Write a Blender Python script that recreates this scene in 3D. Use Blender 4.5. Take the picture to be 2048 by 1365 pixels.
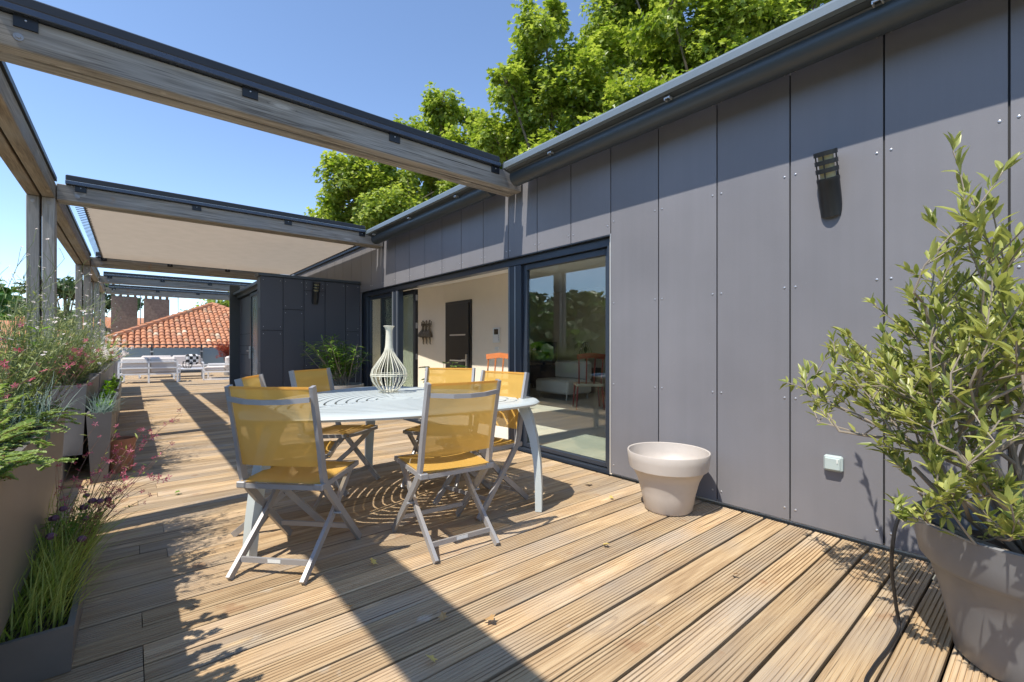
import bpy, math, random
from mathutils import Vector, Matrix, noise as mnoise
R = math.radians
random.seed(7)
S = bpy.context.scene
for o in list(bpy.data.objects): bpy.data.objects.remove(o)
COL = S.collection

# ------------------------------------------------------------------ camera
YAW = math.atan2(759, 912)
cam = bpy.data.objects.new('camera', bpy.data.cameras.new('camera'))
COL.objects.link(cam); S.camera = cam
cam.location = (0, 0, 1.17); cam.rotation_euler = (R(90), 0, -YAW)
cam.data.lens = 912 / 2048 * 36; cam.data.sensor_width = 36
cam.data.shift_y = 9.5 / 2048
cam.data.clip_start = 0.05; cam.data.clip_end = 3000
S.render.resolution_x = 1024; S.render.resolution_y = 682

# ------------------------------------------------------------------ world, sun, exposure
SUN = Vector((.574, .07, -1)).normalized()
EL = math.asin(-SUN.z)
w = bpy.data.worlds.new('World'); S.world = w; w.use_nodes = True
nt = w.node_tree; bg = nt.nodes['Background']
sky = nt.nodes.new('ShaderNodeTexSky'); sky.sky_type = 'NISHITA'; sky.sun_disc = False
sky.sun_elevation = EL; sky.sun_rotation = math.atan2(-SUN.x, -SUN.y)
sky.altitude = 120; sky.air_density = .8; sky.dust_density = .05; sky.ozone_density = 1.8
nt.links.new(sky.outputs[0], bg.inputs[0]); bg.inputs[1].default_value = 0.15
sun = bpy.data.objects.new('sun', bpy.data.lights.new('sun', 'SUN'))
COL.objects.link(sun); sun.data.energy = 3.35; sun.data.angle = R(.55); sun.data.color = (1, .94, .84)
sun.rotation_euler = SUN.to_track_quat('-Z', 'Y').to_euler(); sun.location = (-6, 0, 12)
S.view_settings.view_transform = 'Standard'; S.view_settings.look = 'None'
S.view_settings.exposure = 0.93; S.view_settings.gamma = 1; S.view_settings.use_curve_mapping = False
try:
    S.cycles.max_bounces = 10; S.cycles.transparent_max_bounces = 24
except Exception: pass

# ------------------------------------------------------------------ materials
def newmat(name):
    m = bpy.data.materials.new(name); m.use_nodes = True
    return m, m.node_tree, m.node_tree.nodes['Principled BSDF']
def nd(t, kind, **kw):
    n = t.nodes.new('ShaderNode' + kind)
    for k, v in kw.items():
        if k.startswith('i_'):
            key = k[2:]; key = int(key) if key.isdigit() else key.replace('_', ' ')
            n.inputs[key].default_value = v
        else: setattr(n, k, v)
    return n
def ramp(t, fac, stops):
    n = t.nodes.new('ShaderNodeValToRGB'); t.links.new(fac, n.inputs[0])
    e = n.color_ramp.elements
    while len(e) < len(stops): e.new(.5)
    for q, (p, c) in zip(e, stops): q.position = p; q.color = (*c, 1) if len(c) == 3 else c
    return n
def mul(c, k): return tuple(min(1, max(0, x * k)) for x in c)
def plain(name, col, rough=.5, metal=0, var=.12, scale=6, bump=.0, bscale=80, spec=.5, stretch=(1, 1, 1), rnd=0.0):
    m, t, p = newmat(name)
    tc = nd(t, 'TexCoord'); mp = nd(t, 'Mapping'); mp.inputs['Scale'].default_value = stretch
    t.links.new(tc.outputs['Object'], mp.inputs[0])
    n = nd(t, 'TexNoise', i_Scale=scale, i_Detail=6.0, i_Roughness=.65); t.links.new(mp.outputs[0], n.inputs[0])
    r = ramp(t, n.outputs[0], [(.25, mul(col, 1 - var)), (.75, mul(col, 1 + var))])
    out = r.outputs[0]
    if rnd:
        oi = nd(t, 'ObjectInfo'); hs = nd(t, 'HueSaturation')
        mr = nd(t, 'MapRange'); mr.inputs[3].default_value = 1 - rnd; mr.inputs[4].default_value = 1 + rnd
        t.links.new(oi.outputs['Random'], mr.inputs[0]); t.links.new(mr.outputs[0], hs.inputs['Value'])
        t.links.new(out, hs.inputs['Color']); out = hs.outputs[0]
    t.links.new(out, p.inputs['Base Color'])
    p.inputs['Roughness'].default_value = rough; p.inputs['Metallic'].default_value = metal
    p.inputs['Specular IOR Level'].default_value = spec
    rr = nd(t, 'MapRange'); rr.inputs[3].default_value = max(.03, rough - .08); rr.inputs[4].default_value = min(1, rough + .1)
    t.links.new(n.outputs[0], rr.inputs[0]); t.links.new(rr.outputs[0], p.inputs['Roughness'])
    if bump:
        b = nd(t, 'TexNoise', i_Scale=bscale, i_Detail=4.0); t.links.new(mp.outputs[0], b.inputs[0])
        bn = nd(t, 'Bump', i_Strength=bump, i_Distance=.004); t.links.new(b.outputs[0], bn.inputs['Height'])
        t.links.new(bn.outputs[0], p.inputs['Normal'])
    return m
def wood(name, cols, along='x', rnd=.22, grey=(.24, .225, .2), greyamt=.35, scale=1.0, knots=True, cracks=False):
    """cols: dark, mid, light ; grain runs along the given object axis"""
    m, t, p = newmat(name)
    tc = nd(t, 'TexCoord'); oi = nd(t, 'ObjectInfo')
    sc = nd(t, 'VectorMath', operation='SCALE'); sc.inputs[0].default_value = (37.1, 11.3, 5.7)
    t.links.new(oi.outputs['Random'], sc.inputs['Scale'])
    ad = nd(t, 'VectorMath', operation='ADD'); t.links.new(tc.outputs['Object'], ad.inputs[0]); t.links.new(sc.outputs[0], ad.inputs[1])
    a, b = 1.1 * scale, 26 * scale
    s1 = {'x': (a, b, b), 'y': (b, a, b), 'z': (b, b, a)}[along]
    a2, b2 = 5 * scale, 150 * scale
    s2 = {'x': (a2, b2, b2), 'y': (b2, a2, b2), 'z': (b2, b2, a2)}[along]
    # knots warp the grain
    ks = {'x': (1.5, 6.4, 6.4), 'y': (6.4, 1.5, 6.4), 'z': (6.4, 6.4, 1.5)}[along]
    mk = nd(t, 'Mapping'); mk.inputs['Scale'].default_value = ks; t.links.new(ad.outputs[0], mk.inputs[0])
    vor = nd(t, 'TexVoronoi', i_Scale=1.0); t.links.new(mk.outputs[0], vor.inputs['Vector'])
    kr = ramp(t, vor.outputs['Distance'], [(.05, (1, 1, 1)), (.17, (0, 0, 0))])
    m1 = nd(t, 'Mapping'); m1.inputs['Scale'].default_value = s1; t.links.new(ad.outputs[0], m1.inputs[0])
    wv = nd(t, 'VectorMath', operation='MULTIPLY_ADD'); wv.inputs[1].default_value = (1.6, 1.6, 1.6)
    t.links.new(kr.outputs[0], wv.inputs[0]); t.links.new(m1.outputs[0], wv.inputs[2])
    n1 = nd(t, 'TexNoise', i_Scale=1.0, i_Detail=5.0, i_Roughness=.6, i_Distortion=.5); t.links.new(wv.outputs[0], n1.inputs[0])
    m2 = nd(t, 'Mapping'); m2.inputs['Scale'].default_value = s2; t.links.new(ad.outputs[0], m2.inputs[0])
    n2 = nd(t, 'TexNoise', i_Scale=1.0, i_Detail=3.0); t.links.new(m2.outputs[0], n2.inputs[0])
    mx = nd(t, 'Mix', data_type='FLOAT'); mx.inputs[0].default_value = .42
    t.links.new(n1.outputs[0], mx.inputs[2]); t.links.new(n2.outputs[0], mx.inputs[3])
    r = ramp(t, mx.outputs[0], [(.30, cols[0]), (.47, cols[1]), (.66, cols[2])])
    # weathered grey patches
    n3 = nd(t, 'TexNoise', i_Scale=1.7, i_Detail=3.0); t.links.new(ad.outputs[0], n3.inputs[0])
    g = ramp(t, n3.outputs[0], [(.42, (0, 0, 0)), (.7, (greyamt,) * 3)])
    mg = nd(t, 'Mix', data_type='RGBA'); t.links.new(g.outputs[0], mg.inputs[0])
    t.links.new(r.outputs[0], mg.inputs[6]); mg.inputs[7].default_value = (*grey, 1)
    out = mg.outputs[2]
    if knots:
        k2 = ramp(t, vor.outputs['Distance'], [(.0, (.45,) * 3), (.05, (.9,) * 3), (.13, (0, 0, 0))])
        mkx = nd(t, 'Mix', data_type='RGBA'); t.links.new(k2.outputs[0], mkx.inputs[0])
        t.links.new(out, mkx.inputs[6]); mkx.inputs[7].default_value = (*mul(cols[2], 1.12), 1); out = mkx.outputs[2]
    if cracks:
        mc = nd(t, 'Mapping'); mc.inputs['Scale'].default_value = tuple({1.1 * scale: .9, 26 * scale: 90}[q] for q in s1); t.links.new(ad.outputs[0], mc.inputs[0])
        nc = nd(t, 'TexNoise', i_Scale=1.0, i_Detail=2.0, i_Distortion=.3); t.links.new(mc.outputs[0], nc.inputs[0])
        cr_ = ramp(t, nc.outputs[0], [(.285, (.9,) * 3), (.345, (0, 0, 0))])
        mcx = nd(t, 'Mix', data_type='RGBA'); t.links.new(cr_.outputs[0], mcx.inputs[0]); t.links.new(out, mcx.inputs[6]); mcx.inputs[7].default_value = (*mul(cols[0], .32), 1); out = mcx.outputs[2]
        # rusty stains and pale worn blotches
        ns = nd(t, 'TexNoise', i_Scale=5.5, i_Detail=4.0); t.links.new(ad.outputs[0], ns.inputs[0])
        rs = ramp(t, ns.outputs[0], [(.66, (0, 0, 0)), (.74, (.55,) * 3)]); mst = nd(t, 'Mix', data_type='RGBA'); t.links.new(rs.outputs[0], mst.inputs[0]); t.links.new(out, mst.inputs[6]); mst.inputs[7].default_value = (.34, .19, .10, 1)
        pl = ramp(t, ns.outputs[0], [(.24, (.6,) * 3), (.31, (0, 0, 0))]); mpl = nd(t, 'Mix', data_type='RGBA'); t.links.new(pl.outputs[0], mpl.inputs[0]); t.links.new(mst.outputs[2], mpl.inputs[6]); mpl.inputs[7].default_value = (.58, .52, .43, 1); out = mpl.outputs[2]
    hs = nd(t, 'HueSaturation'); mr = nd(t, 'MapRange'); mr.inputs[3].default_value = 1 - rnd; mr.inputs[4].default_value = 1 + rnd
    t.links.new(oi.outputs['Random'], mr.inputs[0]); t.links.new(mr.outputs[0], hs.inputs['Value']); t.links.new(out, hs.inputs['Color'])
    t.links.new(hs.outputs[0], p.inputs['Base Color'])
    p.inputs['Roughness'].default_value = .72; p.inputs['Specular IOR Level'].default_value = .25
    bn = nd(t, 'Bump', i_Strength=.45, i_Distance=.003); t.links.new(mx.outputs[0], bn.inputs['Height'])
    t.links.new(bn.outputs[0], p.inputs['Normal'])
    return m
def leafmat(name, a, b, trans=.35, rough=.45, scale=2.2, c=None):
    m, t, p = newmat(name)
    ge = nd(t, 'NewGeometry'); tc = nd(t, 'TexCoord')
    n = nd(t, 'TexNoise', i_Scale=scale, i_Detail=2.0); t.links.new(tc.outputs['Object'], n.inputs[0])
    mx = nd(t, 'Mix', data_type='FLOAT'); mx.inputs[0].default_value = .6
    t.links.new(n.outputs[0], mx.inputs[2]); t.links.new(ge.outputs['Random Per Island'], mx.inputs[3])
    st = [(.2, a), (.8, b)] + ([(.89, b), (.92, c)] if c else [])
    r = ramp(t, mx.outputs[0], st)
    t.links.new(r.outputs[0], p.inputs['Base Color']); p.inputs['Roughness'].default_value = rough
    p.inputs['Specular IOR Level'].default_value = .4
    tr = nd(t, 'BsdfTranslucent')
    hs = nd(t, 'HueSaturation', i_Value=1.5, i_Saturation=1.1); t.links.new(r.outputs[0], hs.inputs['Color']); t.links.new(hs.outputs[0], tr.inputs[0])
    ms = nd(t, 'MixShader'); ms.inputs[0].default_value = trans
    t.links.new(p.outputs[0], ms.inputs[1]); t.links.new(tr.outputs[0], ms.inputs[2])
    t.links.new(ms.outputs[0], t.nodes['Material Output'].inputs[0])
    return m
def glassmat(name, tint=(.86, .92, .9), gain=2.0, base=.05, frost=0, frostcol=(.6, .66, .66)):
    m, t, p = newmat(name); t.nodes.remove(p)
    lw_ = nd(t, 'LayerWeight', i_Blend=.5); pw_ = nd(t, 'Math', operation='POWER', i_1=4.0); t.links.new(lw_.outputs['Facing'], pw_.inputs[0])
    fr = nd(t, 'Math', operation='MULTIPLY_ADD', i_1=.6, i_2=.04); t.links.new(pw_.outputs[0], fr.inputs[0])
    ma = nd(t, 'Math', operation='MULTIPLY_ADD'); ma.inputs[1].default_value = gain; ma.inputs[2].default_value = base; ma.use_clamp = True
    t.links.new(fr.outputs[0], ma.inputs[0])
    tr = nd(t, 'BsdfTransparent'); tr.inputs[0].default_value = (*tint, 1)
    gl = nd(t, 'BsdfGlossy'); gl.inputs['Roughness'].default_value = .0 if not frost else .25
    low = tr.outputs[0]
    if frost:
        df = nd(t, 'BsdfDiffuse'); df.inputs[0].default_value = (*frostcol, 1)
        tl = nd(t, 'BsdfTranslucent'); tl.inputs[0].default_value = (*frostcol, 1)
        m1 = nd(t, 'MixShader'); m1.inputs[0].default_value = .5; t.links.new(df.outputs[0], m1.inputs[1]); t.links.new(tl.outputs[0], m1.inputs[2])
        m2 = nd(t, 'MixShader'); m2.inputs[0].default_value = frost; t.links.new(tr.outputs[0], m2.inputs[1]); t.links.new(m1.outputs[0], m2.inputs[2])
        low = m2.outputs[0]
    ms = nd(t, 'MixShader'); t.links.new(ma.outputs[0], ms.inputs[0]); t.links.new(low, ms.inputs[1]); t.links.new(gl.outputs[0], ms.inputs[2])
    t.links.new(ms.outputs[0], t.nodes['Material Output'].inputs[0])
    return m
def meshfabric(name, col, see=.2, trans=.4):
    m, t, p = newmat(name)
    tc = nd(t, 'TexCoord')
    n = nd(t, 'TexNoise', i_Scale=5.0, i_Detail=3.0); t.links.new(tc.outputs['Object'], n.inputs[0])
    wv = nd(t, 'TexNoise', i_Scale=420.0, i_Detail=1.0); t.links.new(tc.outputs['Object'], wv.inputs[0])
    r = ramp(t, n.outputs[0], [(.3, mul(col, .96)), (.7, mul(col, 1.04))])
    t.links.new(r.outputs[0], p.inputs['Base Color']); p.inputs['Roughness'].default_value = .6; p.inputs['Specular IOR Level'].default_value = .3
    bn = nd(t, 'Bump', i_Strength=.25, i_Distance=.001); t.links.new(wv.outputs[0], bn.inputs['Height']); t.links.new(bn.outputs[0], p.inputs['Normal'])
    tl = nd(t, 'BsdfTranslucent'); t.links.new(r.outputs[0], tl.inputs[0])
    m1 = nd(t, 'MixShader'); m1.inputs[0].default_value = trans; t.links.new(p.outputs[0], m1.inputs[1]); t.links.new(tl.outputs[0], m1.inputs[2])
    tr = nd(t, 'BsdfTransparent'); tr.inputs[0].default_value = (1, .93, .75, 1)
    m2 = nd(t, 'MixShader'); m2.inputs[0].default_value = see; t.links.new(m1.outputs[0], m2.inputs[1]); t.links.new(tr.outputs[0], m2.inputs[2])
    t.links.new(m2.outputs[0], t.nodes['Material Output'].inputs[0])
    return m

M = {}
M['deck'] = wood('deck_wood', [(.26, .165, .088), (.435, .30, .168), (.59, .44, .26)], 'x', rnd=.2, grey=(.36, .32, .27), greyamt=.6, cracks=True)
M['beamx'] = wood('beam_wood_x', [(.075, .062, .05), (.265, .235, .195), (.42, .38, .325)], 'x', rnd=.12, grey=(.25, .245, .235), greyamt=.55, cracks=True)
M['beamy'] = wood('beam_wood_y', [(.08, .055, .035), (.22, .165, .11), (.36, .285, .2)], 'y', rnd=.12, grey=(.27, .25, .22), greyamt=.6)
M['postz'] = wood('post_wood_z', [(.11, .098, .085), (.27, .25, .222), (.42, .395, .355)], 'z', rnd=.1, grey=(.28, .26, .235), greyamt=.8)
M['panel'] = None
M['panel_edge'] = plain('cladding_back', (.02, .02, .022), .7)
M['shed_panel'] = plain('shed_panel', (.055, .055, .062), .5, 0, .06, 2.0, .06, 240, .4, rnd=.05)
M['alu_edge'] = plain('aluminium_trim', (.62, .62, .6), .35, .6, .05)
M['rivet'] = plain('rivet_steel', (.62, .62, .63), .3, .8, .05)
M['anthracite'] = plain('anthracite_metal', (.055, .066, .077), .33, .1, .06, 3, 0, 80, .6)
M['cassette'] = plain('cassette_metal', (.05, .062, .07), .38, .15, .05, 3, 0, 80, .6)
M['nose'] = plain('cassette_lit_nose', (.15, .185, .21), .35, .1, .04, 3, 0, 80, .6)  # cassette grey lightened: sun and sky on the front face put into its colour
M['black_rail'] = plain('black_rail', (.014, .014, .016), .42, .1)
M['railface'] = plain('rail_face', (.06, .07, .09), .25, .5)
M['frame'] = plain('window_frame', (.038, .048, .066), .3, .2, .05, 3, 0, 80, .6)
M['frame_light'] = plain('frame_edge', (.36, .38, .4), .35, .5)
M['glass'] = glassmat('window_glass', (.88, .94, .92), 1.6, .06)
M['glass_frost'] = glassmat('frosted_glass', (.9, .95, .95), 1.4, .05, .72, (.40, .48, .51))
M['canvas'] = meshfabric('canvas_beige', (.46, .375, .285), .02, .36)
M['planter'] = plain('planter_metal', (.17, .155, .142), .45, .15, .14, 5, .03, 60, .55)
M['soil'] = plain('soil', (.05, .035, .024), .95, 0, .4, 30, .8, 40)
M['terracotta'] = plain('terracotta', (.43, .19, .10), .8, 0, .14, 8, .1, 60)
M['taupe'] = plain('taupe_plastic', (.50, .45, .40), .45, 0, .07, 7, .03, 60)
M['dark_pot'] = plain('grey_plastic', (.165, .165, .168), .38, 0, .08, 5, .02, 90)
M['grey_pot'] = plain('stone_pot', (.30, .28, .25), .7, 0, .1)
M['chair_metal'] = plain('chair_metal', (.37, .36, .355), .42, .3, .05, 4, 0)
M['table_metal'] = plain('table_paint', (.50, .545, .535), .4, .05, .04, 4, .02, 120)
M['yellow'] = meshfabric('yellow_mesh', (.88, .53, .12), .15, .42)
M['wire'] = plain('cream_wire', (.66, .63, .5), .55, 0, .12, 30)
M['white'] = plain('white_metal', (.8, .8, .8), .4, .05, .03)
M['cushion'] = plain('cushion', (.62, .56, .52), .85, 0, .05, 14, .15, 200)
M['plaster'] = plain('interior_plaster', (.86, .77, .63), .9, 0, .03, 2, .05, 90)
M['ceiling'] = plain('interior_ceiling', (.9, .87, .82), .9, 0, .02, 2)
M['int_floor'] = plain('interior_floor', (.74, .67, .57), .35, 0, .08, 3)
M['black_door'] = plain('black_door', (.018, .017, .017), .35, 0, .1, 3)
M['steel'] = plain('brushed_steel', (.62, .62, .62), .28, .85, .05)
M['bronze'] = plain('bronze', (.16, .13, .09), .45, .5, .2, 20)
M['screen'] = plain('black_screen', (.008, .008, .009), .12)
M['whiteplastic'] = plain('white_plastic', (.72, .74, .72), .35, 0, .03)
M['mint'] = plain('pale_plastic', (.42, .49, .47), .3, 0, .03)
M['orange_wood'] = plain('orange_wood', (.55, .17, .04), .45, 0, .15, 10)
M['rubber'] = plain('black_cable', (.014, .014, .015), .45)
M['lampdark'] = plain('lamp_metal', (.022, .026, .03), .4, .1)
M['lampglass'] = plain('lamp_glass', (.46, .43, .25), .25, 0, .06, 20)
M['stucco'] = plain('stucco', (.20, .165, .125), .95, 0, .35, 9, .8, 30)
M['stucco_pale'] = plain('stucco_pale', (.62, .54, .44), .95, 0, .1, 1.0)
M['wallwhite'] = plain('render_white', (.66, .62, .56), .9, 0, .08, 1.0)
M['ground'] = plain('ground', (.16, .15, .11), .95, 0, .3, .08)
M['hill'] = plain('hill_scrub', (.065, .085, .035), .95, 0, .4, .12)
M['slab'] = plain('roof_slab', (.035, .033, .03), .95)
M['bark'] = plain('bark', (.19, .15, .11), .9, 0, .3, 14, .5, 40)
M['twig'] = plain('twig', (.26, .22, .17), .85, 0, .2, 20)
M['stem_green'] = plain('green_stem', (.20, .24, .09), .6, 0, .2, 12)
M['stem_red'] = plain('red_stem', (.25, .13, .08), .6, 0, .25, 12)
M['plane_leaf'] = leafmat('plane_tree_leaf', (.15, .225, .03), (.45, .51, .105), .45, .36, .5)
M['olive_leaf'] = leafmat('olive_leaf', (.14, .19, .04), (.48, .49, .15), .34, .36, 3, (.62, .33, .08))
M['oleander_leaf'] = leafmat('oleander_leaf', (.06, .14, .02), (.16, .26, .05), .3, .38)
M['oleander_bright'] = leafmat('oleander_bright', (.09, .20, .025), (.24, .36, .07), .35, .38)
M['grass_leaf'] = leafmat('grass_leaf', (.14, .20, .045), (.36, .38, .15), .35, .5, 4, (.34, .26, .12))
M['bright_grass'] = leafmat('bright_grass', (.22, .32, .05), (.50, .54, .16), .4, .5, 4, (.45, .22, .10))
M['blue_leaf'] = leafmat('blue_fescue', (.15, .21, .18), (.28, .36, .31), .3, .5, 4)
M['broad_leaf'] = leafmat('broad_leaf', (.10, .23, .02), (.22, .36, .05), .45, .4, 4)
M['creep_leaf'] = leafmat('creeping_leaf', (.16, .24, .05), (.34, .42, .14), .4, .5, 6)
M['red_leaf'] = leafmat('red_leaf', (.20, .035, .02), (.36, .09, .05), .4, .5, 4)
M['pink'] = leafmat('pink_petal', (.40, .06, .11), (.66, .26, .32), .4, .6, 8)
M['whitepetal'] = leafmat('white_petal', (.72, .62, .60), (.86, .82, .78), .35, .6, 8)
M['mauve'] = leafmat('mauve_head', (.13, .06, .10), (.24, .12, .18), .2, .7, 8)
M['pine_leaf'] = leafmat('pine_needles', (.045, .085, .03), (.12, .17, .055), .15, .6, .8)
M['dry_leaf'] = plain('dry_leaf', (.42, .25, .10), .7, 0, .25, 30)
M['yellow_leaf'] = plain('yellow_leaf', (.55, .42, .12), .7, 0, .2, 30)
M['stripe_r'] = plain('red_paint', (.30, .04, .03), .5)
M['checker'] = None
def tilemat(name, cols):
    m, t, p = newmat(name); oi = nd(t, 'ObjectInfo'); ge = nd(t, 'NewGeometry'); tc = nd(t, 'TexCoord')
    ad = nd(t, 'Math', operation='ADD'); t.links.new(oi.outputs['Random'], ad.inputs[0]); t.links.new(ge.outputs['Random Per Island'], ad.inputs[1])
    fc = nd(t, 'Math', operation='FRACT'); t.links.new(ad.outputs[0], fc.inputs[0])
    r = ramp(t, fc.outputs[0], cols)
    n = nd(t, 'TexNoise', i_Scale=9.0, i_Detail=4.0); t.links.new(tc.outputs['Object'], n.inputs[0])
    hs = nd(t, 'HueSaturation'); mr = nd(t, 'MapRange'); mr.inputs[3].default_value = .75; mr.inputs[4].default_value = 1.2
    t.links.new(n.outputs[0], mr.inputs[0]); t.links.new(mr.outputs[0], hs.inputs['Value']); t.links.new(r.outputs[0], hs.inputs['Color'])
    t.links.new(hs.outputs[0], p.inputs['Base Color']); p.inputs['Roughness'].default_value = .85
    return m
M['tile'] = tilemat('clay_tile', [(.0, (.42, .17, .08)), (.35, (.50, .22, .11)), (.7, (.40, .18, .10)), (.80, (.54, .28, .15)), (.9, (.33, .20, .12)), (.96, (.62, .48, .34))])
def checkmat():
    m, t, p = newmat('checked_fabric'); tc = nd(t, 'TexCoord'); c = nd(t, 'TexChecker', i_Scale=9.0)
    c.inputs[1].default_value = (.75, .73, .7, 1); c.inputs[2].default_value = (.03, .03, .03, 1)
    t.links.new(tc.outputs['Object'], c.inputs[0]); t.links.new(c.outputs[0], p.inputs['Base Color']); p.inputs['Roughness'].default_value = .85
    return m
M['checker'] = checkmat()
def panelmat(name, col):
    m, t, p = newmat(name); tc = nd(t, 'TexCoord'); oi = nd(t, 'ObjectInfo')
    sc = nd(t, 'VectorMath', operation='SCALE'); sc.inputs[0].default_value = (3, 17, 9); t.links.new(oi.outputs['Random'], sc.inputs['Scale'])
    ad = nd(t, 'VectorMath', operation='ADD'); t.links.new(tc.outputs['Object'], ad.inputs[0]); t.links.new(sc.outputs[0], ad.inputs[1])
    mp = nd(t, 'Mapping'); mp.inputs['Scale'].default_value = (1, 14, .5); t.links.new(ad.outputs[0], mp.inputs[0])
    n1 = nd(t, 'TexNoise', i_Scale=1.0, i_Detail=5.0, i_Roughness=.6); t.links.new(mp.outputs[0], n1.inputs[0])
    n2 = nd(t, 'TexNoise', i_Scale=1.4, i_Detail=4.0); t.links.new(ad.outputs[0], n2.inputs[0])
    n3 = nd(t, 'TexNoise', i_Scale=260.0, i_Detail=2.0); t.links.new(ad.outputs[0], n3.inputs[0])
    mx = nd(t, 'Mix', data_type='FLOAT'); mx.inputs[0].default_value = .72; t.links.new(n1.outputs[0], mx.inputs[2]); t.links.new(n2.outputs[0], mx.inputs[3])
    m2 = nd(t, 'Mix', data_type='FLOAT'); m2.inputs[0].default_value = .25; t.links.new(mx.outputs[0], m2.inputs[2]); t.links.new(n3.outputs[0], m2.inputs[3])
    r = ramp(t, m2.outputs[0], [(.30, mul(col, .86)), (.5, col), (.72, mul(col, 1.14))])
    sp = nd(t, 'TexVoronoi', i_Scale=11.0); t.links.new(ad.outputs[0], sp.inputs['Vector']); k = ramp(t, sp.outputs['Distance'], [(.012, (.5,) * 3), (.03, (0, 0, 0))])
    ms = nd(t, 'Mix', data_type='RGBA'); t.links.new(k.outputs[0], ms.inputs[0]); t.links.new(r.outputs[0], ms.inputs[6]); ms.inputs[7].default_value = (.4, .39, .37, 1)
    hs = nd(t, 'HueSaturation'); mr = nd(t, 'MapRange'); mr.inputs[3].default_value = .94; mr.inputs[4].default_value = 1.06
    t.links.new(oi.outputs['Random'], mr.inputs[0]); t.links.new(mr.outputs[0], hs.inputs['Value']); t.links.new(ms.outputs[2], hs.inputs['Color']); t.links.new(hs.outputs[0], p.inputs['Base Color'])
    rr = nd(t, 'MapRange'); rr.inputs[3].default_value = .30; rr.inputs[4].default_value = .55; t.links.new(m2.outputs[0], rr.inputs[0]); t.links.new(rr.outputs[0], p.inputs['Roughness'])
    b = nd(t, 'Bump', i_Strength=.08, i_Distance=.002); t.links.new(n3.outputs[0], b.inputs['Height'])
    b2 = nd(t, 'Bump', i_Strength=.05, i_Distance=.02); t.links.new(n2.outputs[0], b2.inputs['Height']); t.links.new(b.outputs[0], b2.inputs['Normal']); t.links.new(b2.outputs[0], p.inputs['Normal'])
    return m
M['panel'] = panelmat('cladding_panel', (.190, .186, .198)); M['shed_panel'] = panelmat('shed_panel', (.066, .068, .080))
def stripemat():
    m, t, p = newmat('striped_fabric'); tc = nd(t, 'TexCoord'); sp = nd(t, 'SeparateXYZ'); t.links.new(tc.outputs['Object'], sp.inputs[0])
    a = nd(t, 'Math', operation='MULTIPLY', i_1=7.0); t.links.new(sp.outputs[1], a.inputs[0]); f = nd(t, 'Math', operation='FRACT'); t.links.new(a.outputs[0], f.inputs[0])
    r = ramp(t, f.outputs[0], [(0, (.5, .04, .03)), (.25, (.7, .66, .5)), (.5, (.35, .36, .12)), (.75, (.7, .66, .5))]); r.color_ramp.interpolation = 'CONSTANT'
    t.links.new(r.outputs[0], p.inputs['Base Color']); p.inputs['Roughness'].default_value = .85
    return m
M['stripes'] = stripemat()

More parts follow.
